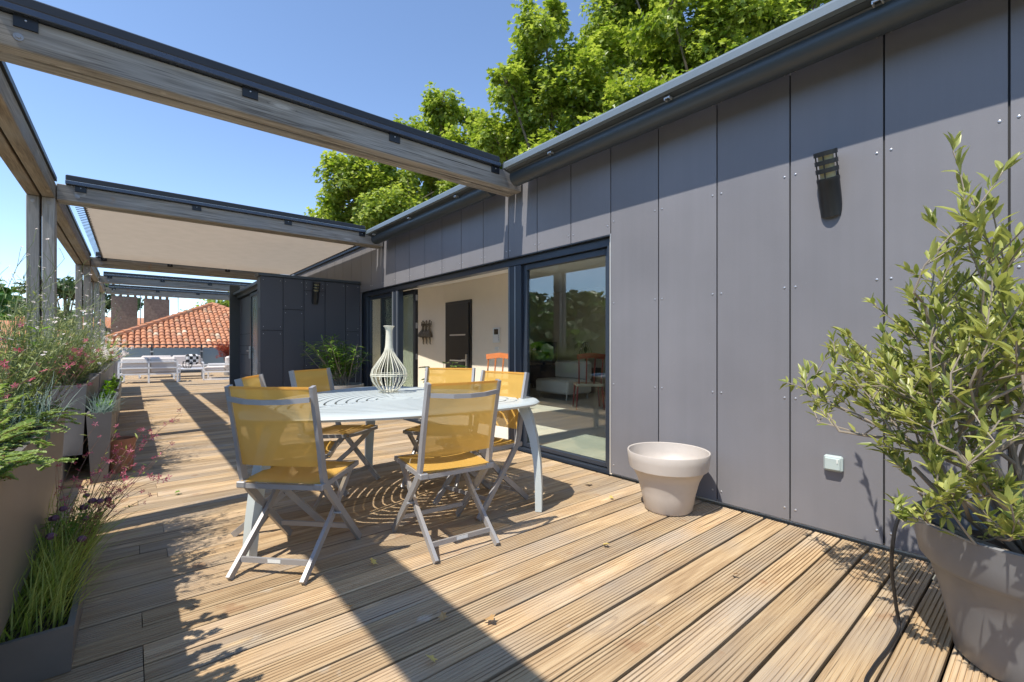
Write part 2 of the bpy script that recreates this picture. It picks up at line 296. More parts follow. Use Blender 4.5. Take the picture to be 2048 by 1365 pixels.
# ------------------------------------------------------------------ mesh helpers
def world_loc(o):
    l = Vector((0, 0, 0))
    while o is not None: l += o.location; o = o.parent
    return l
class MB:
    def __init__(s): s.v = []; s.f = []; s.m = []
    def add(s, vs, fs, mi=0):
        b = len(s.v); s.v += [tuple(x) for x in vs]
        for q in fs: s.f.append(tuple(b + i for i in q)); s.m.append(mi)
        return s
    def bx(s, x0, x1, y0, y1, z0, z1, mi=0, mat=None, bev=0):
        c = [(x, y, z) for x in (x0, x1) for y in (y0, y1) for z in (z0, z1)]
        fs = [(0, 1, 3, 2), (4, 6, 7, 5), (0, 4, 5, 1), (2, 3, 7, 6), (0, 2, 6, 4), (1, 5, 7, 3)]
        if bev > 0:
            # chamfered box : 24 verts
            b = min(bev, abs(x1 - x0) * .45, abs(y1 - y0) * .45, abs(z1 - z0) * .45)
            vs = []; idx = {}
            for i, X in enumerate((x0, x1)):
                for j, Y in enumerate((y0, y1)):
                    for k, Z in enumerate((z0, z1)):
                        sx, sy, sz = (1 if i == 0 else -1), (1 if j == 0 else -1), (1 if k == 0 else -1)
                        idx[i, j, k] = len(vs)
                        vs += [(X, Y + sy * b, Z + sz * b), (X + sx * b, Y, Z + sz * b), (X + sx * b, Y + sy * b, Z)]
            F = []
            I = lambda i, j, k, a: idx[i, j, k] + a
            for i in (0, 1): F.append([I(i, 0, 0, 0), I(i, 1, 0, 0), I(i, 1, 1, 0), I(i, 0, 1, 0)][::(-1 if i == 0 else 1)])
            for j in (0, 1): F.append([I(0, j, 0, 1), I(1, j, 0, 1), I(1, j, 1, 1), I(0, j, 1, 1)][::(1 if j == 0 else -1)])
            for k in (0, 1): F.append([I(0, 0, k, 2), I(1, 0, k, 2), I(1, 1, k, 2), I(0, 1, k, 2)][::(-1 if k == 0 else 1)])
            for j in (0, 1):
                for k in (0, 1): F.append([I(0, j, k, 1), I(1, j, k, 1), I(1, j, k, 2), I(0, j, k, 2)])
            for i in (0, 1):
                for k in (0, 1): F.append([I(i, 0, k, 0), I(i, 1, k, 0), I(i, 1, k, 2), I(i, 0, k, 2)])
            for i in (0, 1):
                for j in (0, 1): F.append([I(i, j, 0, 0), I(i, j, 1, 0), I(i, j, 1, 1), I(i, j, 0, 1)])
            for i in (0, 1):
                for j in (0, 1):
                    for k in (0, 1): F.append([I(i, j, k, 0), I(i, j, k, 1), I(i, j, k, 2)])
            c, fs = vs, F
        if mat is not None: c = [mat @ Vector(q) for q in c]
        return s.add(c, fs, mi)
    def tube(s, path, r, n=8, mi=0, cap=True, flat=1.0, up=None):
        P = [Vector(p) for p in path]; k = len(P)
        rr = r if isinstance(r, (list, tuple)) else [r] * k
        vs = []; ref = Vector(up) if up else None
        t0 = (P[1] - P[0]).normalized()
        a = ref if ref else (Vector((0, 0, 1)) if abs(t0.z) < .9 else Vector((1, 0, 0)))
        for i in range(k):
            t = (P[min(i + 1, k - 1)] - P[max(i - 1, 0)]); t = t.normalized() if t.length > 1e-9 else t0
            b = t.cross(a); b = b.normalized() if b.length > 1e-6 else Vector((1, 0, 0)); a2 = b.cross(t).normalized()
            if not ref: a = a2
            for q in range(n):
                th = 2 * math.pi * (q + (.5 if n == 4 else 0)) / n
                vs.append(P[i] + (b * math.cos(th) + a2 * math.sin(th) * flat) * rr[i])
        fs = [(i * n + q, i * n + (q + 1) % n, (i + 1) * n + (q + 1) % n, (i + 1) * n + q) for i in range(k - 1) for q in range(n)]
        if cap: fs += [tuple(range(n))[::-1], tuple((k - 1) * n + q for q in range(n))]
        return s.add(vs, fs, mi)
    def bar(s, path, w, h, side, mi=0):
        """rectangular section swept; side = width direction"""
        P = [Vector(p) for p in path]; k = len(P); sd = Vector(side).normalized(); vs = []
        ww = w if isinstance(w, (list, tuple)) else [w] * k; hh = h if isinstance(h, (list, tuple)) else [h] * k
        for i in range(k):
            t = (P[min(i + 1, k - 1)] - P[max(i - 1, 0)]).normalized(); n = t.cross(sd).normalized()
            for a, b in ((-1, -1), (1, -1), (1, 1), (-1, 1)): vs.append(P[i] + sd * a * ww[i] / 2 + n * b * hh[i] / 2)
        fs = [(i * 4 + q, i * 4 + (q + 1) % 4, (i + 1) * 4 + (q + 1) % 4, (i + 1) * 4 + q) for i in range(k - 1) for q in range(4)]
        fs += [(3, 2, 1, 0), tuple((k - 1) * 4 + q for q in range(4))]
        return s.add(vs, fs, mi)
    def lathe(s, prof, n=32, c=(0, 0, 0), mi=0):
        vs = [(c[0] + r * math.cos(2 * math.pi * q / n), c[1] + r * math.sin(2 * math.pi * q / n), c[2] + z) for r, z in prof for q in range(n)]
        fs = [(i * n + q, i * n + (q + 1) % n, (i + 1) * n + (q + 1) % n, (i + 1) * n + q) for i in range(len(prof) - 1) for q in range(n)]
        return s.add(vs, fs, mi)
    def prism(s, poly, y0, y1, axis='y', mi=0):
        """poly of (a,b) extruded along axis. y:(x,z) x:(y,z) z:(x,y)"""
        f = {'y': lambda p, t: (p[0], t, p[1]), 'x': lambda p, t: (t, p[0], p[1]), 'z': lambda p, t: (p[0], p[1], t)}[axis]
        n = len(poly); vs = [f(p, y0) for p in poly] + [f(p, y1) for p in poly]
        fs = [(i, (i + 1) % n, n + (i + 1) % n, n + i) for i in range(n)] + [tuple(range(n))[::-1], tuple(range(n, 2 * n))]
        return s.add(vs, fs, mi)
    def ico(s, c, r, mi=0, sq=(1, 1, 1)):
        n = 6; vs = [(c[0], c[1], c[2] + r * sq[2])]
        for i in (1, 2, 3):
            ph = math.pi * i / 4
            vs += [(c[0] + r * sq[0] * math.sin(ph) * math.cos(2 * math.pi * q / n), c[1] + r * sq[1] * math.sin(ph) * math.sin(2 * math.pi * q / n), c[2] + r * sq[2] * math.cos(ph)) for q in range(n)]
        vs.append((c[0], c[1], c[2] - r * sq[2]))
        fs = [(0, 1 + q, 1 + (q + 1) % n) for q in range(n)]
        for i in (0, 1): fs += [(1 + i * n + q, 1 + (i + 1) * n + q, 1 + (i + 1) * n + (q + 1) % n, 1 + i * n + (q + 1) % n) for q in range(n)]
        fs += [(1 + 2 * n + q, 3 * n + 1, 1 + 2 * n + (q + 1) % n) for q in range(n)]
        return s.add(vs, fs, mi)
    def leaf(s, p, d, nrm, L, W, mi=0, curl=.12, fold=.18):
        d = Vector(d).normalized(); nrm = Vector(nrm); b = d.cross(nrm)
        b = b.normalized() if b.length > 1e-5 else Vector((1, 0, 0)); n = b.cross(d).normalized(); p = Vector(p)
        q = lambda a, bb, cc: p + d * (a * L) + b * (bb * W) + n * (cc * L)
        vs = [q(0, 0, 0), q(.38, .5, fold * W / L), q(.38, 0, 0), q(.38, -.5, fold * W / L), q(.75, .33, fold * W / L * .8 - curl * .5), q(.75, 0, -curl * .5), q(.75, -.33, fold * W / L * .8 - curl * .5), q(1, 0, -curl)]
        return s.add(vs, [(0, 2, 1), (0, 3, 2), (1, 2, 5, 4), (2, 3, 6, 5), (4, 5, 7), (5, 6, 7)], mi)
    def blade(s, p, d, L, W, droop, mi=0, seg=4):
        p = Vector(p); d = Vector(d).normalized(); h = Vector((d.x, d.y, 0)); h = h.normalized() if h.length > .01 else Vector((1, 0, 0))
        b = Vector((-h.y, h.x, 0)); vs = []; dd = d.copy(); q = p.copy()
        for i in range(seg + 1):
            wv = W * (1 - (i / seg) ** 1.6) * .5 + .0004
            vs += [q - b * wv, q + b * wv]; q = q + dd * (L / seg); dd = (dd + (h * .35 + Vector((0, 0, -1))) * droop / seg).normalized()
        return s.add(vs, [(2 * i, 2 * i + 1, 2 * i + 3, 2 * i + 2) for i in range(seg)], mi)
    def star(s, p, d, r, mi=0, n=5, w=.35):
        p = Vector(p); d = Vector(d).normalized(); a = d.orthogonal().normalized(); b = d.cross(a); ph = random.random() * 6.3
        for i in range(n):
            th = ph + 2 * math.pi * i / n + random.uniform(-.2, .2); e = a * math.cos(th) + b * math.sin(th); f = d.cross(e)
            t = p + e * r + d * r * random.uniform(0, .35); m_ = p + e * r * .55 + d * r * .12
            s.add([p, m_ + f * r * w * .5, t, m_ - f * r * w * .5], [(0, 1, 2, 3)], mi)
        return s
    def mesh(s, name, mats, smooth=False):
        me = bpy.data.meshes.new(name); me.from_pydata(s.v, [], s.f)
        for m_ in (mats if isinstance(mats, (list, tuple)) else [mats]): me.materials.append(m_)
        if any(s.m): me.polygons.foreach_set('material_index', s.m)
        if smooth:
            me.polygons.foreach_set('use_smooth', [True] * len(s.f))
            if smooth != 'full':
                try: me.set_sharp_from_angle(angle=R(40))
                except Exception: pass
        me.update(); return me
    def build(s, name, mats, parent=None, smooth=False, world=False, kind=None, label=None):
        if world and parent is not None:
            l = world_loc(parent); s.v = [(x - l.x, y - l.y, z - l.z) for x, y, z in s.v]
        o = bpy.data.objects.new(name, s.mesh(name, mats, smooth)); COL.objects.link(o); o.parent = parent
        if kind: o['kind'] = kind
        if label: o['label'] = label
        return o
def link(name, me, parent=None, loc=(0, 0, 0), rot=(0, 0, 0), scale=(1, 1, 1)):
    o = bpy.data.objects.new(name, me); COL.objects.link(o); o.parent = parent; o.location = loc; o.rotation_euler = rot; o.scale = scale
    return o
def tag(o, label, cat, group=None):
    o['label'] = label; o['category'] = cat
    if group: o['group'] = group
    return o
def thing(name, label, cat, loc=(0, 0, 0), rz=0, group=None):
    o = bpy.data.objects.new(name, None); COL.objects.link(o); o.empty_display_size = .1
    o.location = loc; o.rotation_euler = (0, 0, rz); return tag(o, label, cat, group)
def struct(o): o['kind'] = 'structure'; return o
def dup(root, parent=None):
    c = root.copy(); COL.objects.link(c); c.parent = parent
    for ch in list(root.children): dup(ch, c)
    return c
def U(a, b): return random.uniform(a, b)
def nz(x, y=0., z=0.): return mnoise.noise(Vector((x, y, z)))

# ================================================================== SETTING
struct(MB().add([(-2500, -2500, -9), (2500, -2500, -9), (2500, 2500, -9), (-2500, 2500, -9)], [(0, 1, 2, 3)]).build('ground', M['ground']))
# terrace slab under the deck
struct(MB().bx(-1.15, 3.30, -3, 24.6, -9, -.12).build('terrace_slab', M['slab']))
# ---- deck, board by board
deck = struct(bpy.data.objects.new('deck', None)); COL.objects.link(deck)
def board_mesh(L, seed, grooves=7):
    W = .1330; pts = []
    hw = W / 2
    pts = [(-hw, -.027), (-hw, -.004), (-hw + .004, 0)]
    for i in range(grooves):
        c = -hw + W * (i + 1) / (grooves + 1); pts += [(c - .0030, 0), (c - .0014, -.0062), (c + .0014, -.0062), (c + .0030, 0)]
    pts += [(hw - .004, 0), (hw, -.004), (hw, -.027)]
    ns = max(6, int(L / .09)); n = len(pts); vs = []
    for i in range(ns + 1):
        x = L * i / ns
        e = .0022 * nz(x * 2.3, seed * 9.1) + .0012 * nz(x * 7, seed * 3.3); c = .0035 * nz(x * .5, seed * 5.7 + 40)
        hgt = .0016 * nz(x * 1.3, seed * 2.2 + 80)
        for a, b in pts:
            if -.02 < b < -.001 and abs(a) < hw - .006: b = b * max(.22, min(1.3, .62 + 1.1 * nz(x * .9, a * 14, seed * 1.7) + .5 * nz(x * 4, a * 60, seed)))
            k = abs(a) / hw; dz = .0011 * nz(x * 5, a * 55, seed * 3.1)
            vs.append((x, a + (e * (1 if a > 0 else -1) if k > .93 else .0018 * nz(x * 1.7, a * 30, seed)) + c, b + hgt + (dz if b > -.02 else 0)))
    fs = [(i * n + q, (i + 1) * n + q, (i + 1) * n + q + 1, i * n + q + 1) for i in range(ns) for q in range(n - 1)]
    fs += [tuple(range(n)), tuple(ns * n + q for q in range(n))[::-1]]
    return MB().add(vs, fs).mesh('board', M['deck'])
full = [board_mesh(4.27, i, 6 + i % 2) for i in range(10)]
left = [board_mesh(1.0 + .12 * (i % 2), 20 + i) for i in range(4)]; right = [board_mesh(4.27 - 1.0 - .12 * (i % 2) - .003, 30 + i) for i in range(4)]
rowy = lambda n: .559 + .145 * (n + .5)
for n in range(-24, 163):
    y = rowy(n); rz = U(-.0006, .0006); z = U(-.0012, .0012)
    if n % 8 in (5, 2, 3):
        i = random.randrange(4); L = 1.0 + .12 * (i % 2)
        link('board', left[i], deck, (-.97, y, z), (0, 0, rz)); link('board', right[i], deck, (-.97 + L + .003, y, U(-.0012, .0012)), (0, 0, -rz))
    else: link('board', random.choice(full), deck, (-.97, y + U(-.0012, .0012), z), (U(-.006, .006), 0, rz))
# joists seen in the gaps
jb = MB()
for i in range(9): jb.bx(-.9 + .5 * i, -.83 + .5 * i, -2.9, 24.2, -.12, -.034)
jb.build('joists', M['slab'], deck)

# ================================================================== HOUSE
XW = 3.32
house = thing('house', 'single-storey house wing clad in dark grey vertical panels with glass doors', 'house', (3.45, 4.0, 0))
seams = [.647 - .4872 * k for k in (6, 5, 4, 3, 2, 1)] + [.647 + .4872 * k for k in range(0, 27)]
riv_z = [.10, .826, 1.554, 2.287, 2.962]
TOP = 2.985
def rivet(mb, x, y, z, r=.0075, ax='x'):
    n = 8; vs = []
    for rr, h in ((r, 0), (r * .8, .0035), (r * .35, .0048)):
        for q in range(n):
            c, s_ = rr * math.cos(2 * math.pi * q / n), rr * math.sin(2 * math.pi * q / n)
            vs.append((x - h, y + c, z + s_) if ax == 'x' else (x + c, y - h, z + s_))
    fs = [(i * n + q, (i + 1) * n + q, (i + 1) * n + (q + 1) % n, i * n + (q + 1) % n) for i in (0, 1) for q in range(n)] + [tuple(2 * n + q for q in range(n))[::-1]]
    mb.add(vs, fs)
RIV = {}
def rivo(parent, x, y, z, r=.0075, ax='x'):
    if (r, ax) not in RIV:
        q = MB(); rivet(q, 0, 0, 0, r, ax); RIV[r, ax] = q.mesh('rivet', M['rivet'], True)
    return link('rivet', RIV[r, ax], parent, Vector((x, y, z)) - world_loc(parent))
for a, b in zip(seams[:-1], seams[1:]):
    op = a > 2.5 and b < 8.7
    y0, y1 = a + .0045, b - .0045
    if abs(a - 8.442) < .3: y1 = b - .0045
    z0 = 2.178 if op else .022
    if not op and a > 8.0: z0 = .022
    p = MB().bx(XW, XW + .009, y0, y1, z0, TOP if a < 7.3 else 3.13, bev=.0012).build('panel', M['panel'], house, world=True)
    for z in (riv_z if not op else [2.287 - .03, 2.962]):
        rivo(p, XW, y0 + .028, z); rivo(p, XW, y1 - .028, z)
bk = MB(); bk.bx(XW + .012, XW + .03, -2.6, 2.60, .03, 2.99); bk.bx(XW + .012, XW + .03, 2.60, 8.66, 2.185, 2.99); bk.bx(XW + .012, XW + .03, 8.66, 13.4, .03, 3.12)
bk.build('cladding_backing', M['panel_edge'], house, world=True)
cw = MB(); cw.bx(XW + .03, XW + .2, -2.6, 2.63, .0, 2.98); cw.bx(XW + .03, XW + .2, 8.75, 13.4, .0, 2.98); cw.bx(XW + .03, XW + .2, 2.63, 8.75, 2.28, 2.98)
cw.build('wall_core', M['plaster'], house, world=True)
# reveals / light aluminium edge of the opening
al = MB(); al.bx(XW - .004, XW + .02, 2.592, 2.600, .02, 2.182); al.build('corner_trim', M['alu_edge'], house, world=True)
al = MB(); al.bx(XW + .0, XW + .14, 2.603, 8.70, 2.168, 2.176); al.build('lintel_soffit', M['frame'], house, world=True)
# dark lintel channel, end jambs
fr = MB()
fr.bx(3.37, 3.47, 2.61, 8.68, 2.09, 2.165); fr.bx(3.36, 3.47, 2.604, 2.665, .02, 2.09); fr.bx(3.37, 3.47, 8.30, 8.68, .02, 2.09)
fr.bx(3.36, 3.50, 2.604, 8.68, -.01, .02)
fr.build('opening_frame', M['frame'], house, world=True)
MB().bx(3.352, 3.372, 8.56, 8.60, .02, 2.165).build('frame_edge_strip', M['frame_light'], house, world=True)
def sash(y0, y1, name, x=3.41, st=.062):
    f = MB(); f.bx(x, x + .05, y0, y0 + st, .03, 2.085, bev=.004); f.bx(x, x + .05, y1 - st, y1, .03, 2.085, bev=.004)
    f.bx(x + .001, x + .049, y0 + st, y1 - st, .03, .03 + st * .75, bev=.004); f.bx(x + .001, x + .049, y0 + st, y1 - st, 2.085 - st, 2.085, bev=.004)
    o = f.build(name, M['frame'], house, world=True)
    MB().bx(x + .02, x + .03, y0 + st - .006, y1 - st + .006, .06, 2.04).build('pane', M['glass'], o, world=True)
    return o
sash(2.668, 3.90, 'window_sash')
sash(7.22, 8.30, 'window_sash')
pst = MB(); pst.bx(3.375, 3.47, 3.905, 4.13, .02, 2.088, bev=.004); pst.build('door_post', M['frame'], house, world=True)
st = MB(); st.bx(3.368, 3.376, 3.99, 4.005, .03, 2.08); st.bx(3.368, 3.376, 4.10, 4.112, .03, 2.08); st.build('frame_edge_strip', M['frame_light'], house, world=True)
pst = MB(); pst.bx(3.375, 3.47, 7.0, 7.215, .02, 2.088, bev=.004); pst.build('door_post', M['frame'], house, world=True)
st = MB(); st.bx(3.366, 3.376, 7.185, 7.21, .03, 2.08); st.bx(3.368, 3.376, 7.03, 7.045, .03, 2.08); st.build('frame_edge_strip', M['frame_light'], house, world=True)
# sliding leaves parked behind the fixed pane
for k in range(2):
    x0, y0, y1 = 3.485 + .07 * k, 6.62 + .13 * k, 7.95 + .1 * k
    f = MB(); f.bx(x0, x0 + .055, y0, y0 + .07, .03, 2.08, bev=.004); f.bx(x0, x0 + .055, y1 - .07, y1, .03, 2.08, bev=.004)
    f.bx(x0 + .001, x0 + .054, y0 + .07, y1 - .07, .03, .10); f.bx(x0 + .001, x0 + .054, y0 + .07, y1 - .07, 2.01, 2.08)
    lf = f.build('door_leaf', M['black_door'] if k == 0 else M['frame'], house, world=True)
    MB().bx(x0 + .022, x0 + .034, y0 + .066, y1 - .066, .096, 2.014).build('pane', M['glass'], lf, world=True)
    for z in (.35, .95, 1.45, 1.9): MB().bx(x0 + .012, x0 + .043, y0 - .006, y0, z, z + .09).build('lock_plate', M['steel'], lf, world=True)
# roof with an unseen opening, added to let sunlight into the living room
WX0, WX1, WY0, WY1 = 3.56, 4.64, 5.6, 11.7
rf = MB(); rf.bx(3.36, 9.1, -2.6, WY0, 2.82, 2.98); rf.bx(3.36, 9.1, WY1, 13.4, 2.82, 2.98); rf.bx(3.36, WX0, WY0, WY1, 2.82, 2.98); rf.bx(WX1, 9.1, WY0, WY1, 2.82, 2.98)
rf.build('roof', M['slab'], house, world=True)
rc = MB(); rc.bx(3.53, WX0, -2.6, 13.4, 2.62, 2.66); rc.bx(WX1, 5.90, -2.6, 13.4, 2.62, 2.66); rc.bx(WX0, WX1, -2.6, WY0, 2.62, 2.66); rc.bx(WX0, WX1, WY1, 13.4, 2.62, 2.66)
rc.build('ceiling', M['ceiling'], house, world=True)
lw = MB(); lw.bx(WX0 - .02, WX0, WY0, WY1, 2.66, 3.0); lw.bx(WX1, WX1 + .02, WY0, WY1, 2.66, 3.0); lw.bx(WX0, WX1, WY0 - .02, WY0, 2.66, 3.0); lw.bx(WX0, WX1, WY1, WY1 + .02, 2.66, 3.0)
lw.build('added_light_well', M['ceiling'], house, world=True)
# interior
MB().bx(3.50, 9.0, -2.6, 13.4, -.12, .012).build('interior_floor', M['int_floor'], house, world=True)
iw = MB(); iw.bx(5.72, 5.86, 6.85, 9.45, .012, 2.62)
iw.add([(5.72, 9.45, .012), (5.45, 11.9, .012), (5.45, 11.9, 2.62), (5.72, 9.45, 2.62), (5.9, 9.45, .012), (5.9, 11.9, .012), (5.9, 11.9, 2.62), (5.9, 9.45, 2.62)], [(0, 1, 2, 3), (4, 7, 6, 5), (3, 2, 6, 7), (1, 5, 6, 2)])
iw.bx(3.53, 5.9, 11.9, 12.0, .012, 2.62); iw.bx(5.86, 9.0, -.5, -.4, .012, 2.62); iw.bx(8.9, 9.0, -.4, 12.0, .012, 2.62); iw.bx(5.9, 8.9, 11.9, 12.0, .012, 2.62)
iw.bx(3.53, 5.86, -.5, -.4, .012, 2.62)
iw.build('interior_wall', M['plaster'], house, world=True)
MB().bx(5.9, 9.0, -.5, 12.0, 2.62, 2.66).build('ceiling', M['ceiling'], house, world=True)
d = MB(); d.bx(5.69, 5.72, 8.24, 9.30, .012, 2.19); fd = d.build('front_door', M['black_door'], house, world=True, label='black inner front door with two steel bars')
d = MB(); d.bx(5.665, 5.69, 8.30, 9.16, .02, 2.13, bev=.006); d.build('door_leaf', M['black_door'], fd, world=True)
MB().bx(5.652, 5.665, 8.42, 9.05, 1.40, 1.43).build('steel_bar', M['steel'], fd, world=True); MB().bx(5.652, 5.665, 8.36, 9.05, .82, .85).build('steel_bar', M['steel'], fd, world=True)
d = MB(); d.bx(5.64, 5.665, 8.345, 8.385, .68, .98); d.bx(5.60, 5.64, 8.35, 8.50, .84, .865); d.build('door_handle', M['steel'], fd, world=True)

# intercom, switch, wall figure
it = thing('intercom', 'cream intercom with black screen on the inner wall beside the black door', 'intercom', (5.72, 7.35, 1.38))
MB().bx(-.03, -.001, -.11, .11, -.15, .16, bev=.006).build('housing', M['whiteplastic'], it)
MB().bx(-.034, -.03, -.075, .06, .02, .13).build('screen', M['screen'], it)
k = MB()
for i in range(3): k.bx(-.036, -.03, -.095, -.08, -.02 - .04 * i, .0 - .04 * i)
k.build('buttons', M['chair_metal'], it)
sw = thing('light_switch', 'small white light switch on the inner wall below the intercom', 'switch', (5.72, 7.35, 1.10))
MB().bx(-.012, -.001, -.06, .06, -.04, .04, bev=.003).build('plate', M['whiteplastic'], sw); MB().bx(-.018, -.012, -.02, .02, -.025, .025).build('rocker', M['whiteplastic'], sw)
wa = thing('wall_sculpture', 'bronze wall figure of three dancing women with raised joined arms', 'wall art', (5.62, 10.05, 1.5))
for i in range(3):
    y = .17 - .17 * i; b = MB()
    b.tube([(-.02, y, .22), (-.02, y, .25)], .012, 6); b.ico((-.02, y, .275), .028, 0, (.7, 1, 1.2))
    b.tube([(-.02, y, .22), (-.02, y + .01, .12), (-.02, y + .02, .06)], [.03, .022, .03], 8)
    b.tube([(-.02, y + .02, .06), (-.02, y + .05, -.02), (-.02, y + .07, -.10)], [.03, .085, .11], 8)
    b.tube([(-.02, y + .02, -.1), (-.02, y - .02, -.2), (-.02, y - .01, -.27), (-.02, y - .05, -.29)], [.022, .016, .012, .01], 6)
    b.tube([(-.02, y, .2), (-.02, y + .07, .17), (-.02, y + .085, .27)], .01, 5); b.tube([(-.02, y, .2), (-.02, y - .07, .17), (-.02, y - .085, .27)], .01, 5)
    b.tube([(-.02, y, .15), (.018, y, .15)], .01, 5)
    b.build('dancer', M['bronze'], wa, smooth=True)

# indoor furniture
def easy_chair(name, label, cat, loc, rz, seat, frame):
    t = thing(name, label, cat, loc, rz)
    for sx in (-1, 1):
        for sy in (-1, 1): MB().tube([(sx * .22, sy * .2, .43), (sx * .25, sy * .24, 0)], [.018, .012], 8).build('leg', frame, t, smooth=True)
    MB().bx(-.25, .25, -.24, .24, .42, .47, bev=.02).build('seat', seat, t)
    for x in (-.2, -.07, .07, .2): MB().tube([(x, -.21, .46), (x * 1.08, -.32, .98)], .013, 8).build('spindle', frame, t, smooth=True)
    MB().bar([(-.25, -.30, .96), (0, -.33, .99), (.25, -.30, .96)], .03, .09, (0, 1, .2)).build('top_rail', frame, t)
    return t
easy_chair('wooden_chair', 'orange wooden chair with slatted back inside the open doorway', 'chair', (4.72, 6.18, .012), R(120), M['orange_wood'], M['orange_wood'])
easy_chair('wooden_chair', 'red framed chair with striped cushion behind the glass', 'chair', (6.5, 5.6, .012), R(-40), M['stripes'], M['stripe_r'])
sf = thing('sideboard', 'dark low sideboard against the inner wall behind the glass', 'sideboard', (8.60, 8.3, .012), R(-90))
MB().bx(-1.1, 1.1, -.2, .25, .12, .62, bev=.008).build('body', M['black_door'], sf)
for x in (-.95, .95): MB().bx(x - .03, x + .03, -.15, .2, 0, .12).build('leg', M['black_door'], sf)
for x in (-.73, 0, .73): MB().bx(x - .35, x + .35, -.215, -.2, .15, .59, bev=.004).build('drawer_front', M['black_door'], sf)
tv = thing('television', 'black flat television standing on the dark sideboard', 'television', (8.60, 9.0, .632), R(-90))
MB().bx(-.5, .5, -.02, .02, .08, .64, bev=.008).build('screen', M['screen'], tv); MB().bx(-.2, .2, -.08, .1, 0, .02).build('foot', M['black_door'], tv); MB().bx(-.03, .03, -.0, .03, .02, .09).build('neck', M['black_door'], tv)
lp = thing('table_lamp', 'dark wire table lamp on the sideboard behind the glass', 'lamp', (8.55, 7.45, .632))
b = MB()
for q in range(10):
    a = 2 * math.pi * q / 10; b.tube([(.06 * math.cos(a), .06 * math.sin(a), .62), (.17 * math.cos(a), .17 * math.sin(a), .34)], .004, 4)
b.lathe([(.17, .335), (.172, .345)], 20); b.lathe([(.06, .615), (.062, .625)], 20); b.build('lamp_shade', M['black_door'], lp)
MB().lathe([(0, 0), (.09, 0), (.09, .02), (.015, .04), (.012, .36), (.04, .40), (.05, .46), (.02, .52), (0, .53)], 16).build('stand', M['black_door'], lp, smooth=True)
for i, (y, x) in enumerate(((7.1, 7.4), (3.5, 5.25))):
    c_ = thing('sofa', ['white sofa in the room seen through the glass behind the striped chair', 'white sofa seen through the glass beside the wide frame post'][i], 'sofa', (x, y, .012), R(10 * i))
    MB().bx(-.4, .4, -.5, .5, .12, .42, bev=.04).build('seat', M['whiteplastic'], c_, smooth=True); MB().bx(.2, .42, -.5, .5, .40, .82, bev=.05).build('backrest', M['whiteplastic'], c_, smooth=True)
    for sx in (-.33, .33):
        for sy in (-.42, .42): MB().tube([(sx, sy, 0), (sx, sy, .13)], .02, 8).build('leg', M['steel'], c_)
    break

# ---- storage wing
shed = thing('storage_wing', 'low dark-panelled storage block projecting from the house, with grey coping', 'outbuilding', (2.5, 10.0, 0))
SY = 8.5
bx_ = MB(); bx_.bx(1.66, 3.318, SY + .02, SY + .25, 0, 2.34); bx_.bx(1.86, 3.318, SY + .25, 12.3, 0, 2.22); bx_.build('core', M['panel_edge'], shed, world=True)
xs = [1.637, 1.978, 2.317, 2.675, 3.045, 3.318]; hs_ = [[1.431], [1.795], [2.142, .762], [.50], [1.433]]
for i in range(5):
    zz = [.02] + sorted(hs_[i]) + [2.335]
    for a, b in zip(zz[:-1], zz[1:]):
        p = MB().bx(xs[i] + .004, xs[i + 1] - .004, SY - .002, SY + .016, a + .004, b - .004, bev=.0015).build('panel', M['shed_panel'], shed, world=True)
        for x in (xs[i] + .04, xs[i + 1] - .04):
            for z in (a + .06, b - .06): rivo(p, x, SY - .002, z, .006, 'y')
for a, b in ((.02, .9), (.908, 1.79), (1.798, 2.335)):
    MB().bx(1.633, 1.645, SY, SY + .23, a, b).build('panel', M['shed_panel'], shed, world=True)
MB().bx(1.60, 3.318, SY - .03, SY + .28, 2.336, 2.385, bev=.004).build('coping', M['anthracite'], shed, world=True)
MB().prism([(1.78, 2.22), (1.78, 2.28), (1.70, 2.28), (1.70, 2.33), (3.318, 2.40), (3.318, 2.22)], SY + .28, 12.3).build('roof', M['anthracite'], shed, world=True)
# side with door and panels
for (y0, y1, zz) in ((10.35, 11.69, [.02, .55, .98, 1.17, 1.42, 2.2]),):
    for a, b in zip(zz[:-1], zz[1:]): MB().bx(1.84, 1.856, y0, y1, a + .004, b - .004, bev=.0015).build('panel', M['shed_panel'], shed, world=True)
sd = MB(); sd.bx(1.80, 1.858, 8.78, 8.84, .02, 2.2); sd.bx(1.80, 1.858, 10.24, 10.32, .02, 2.2); sd.bx(1.80, 1.858, 8.84, 10.24, 2.14, 2.2)
sdo = sd.build('door', M['frame'], shed, world=True)
MB().bx(1.82, 1.84, 8.84, 10.24, .03, 2.14).build('pane', M['glass_frost'], sdo, world=True)
hd = MB(); hd.bx(1.775, 1.80, 10.255, 10.295, .92, 1.16); hd.bx(1.73, 1.775, 10.14, 10.28, 1.06, 1.08); hd.build('handle', M['steel'], sdo, world=True)
fin = MB(); fin.bx(1.65, 1.84, 11.70, 11.78, 0, 2.5); fin.build('end_fin', M['anthracite'], shed, world=True)

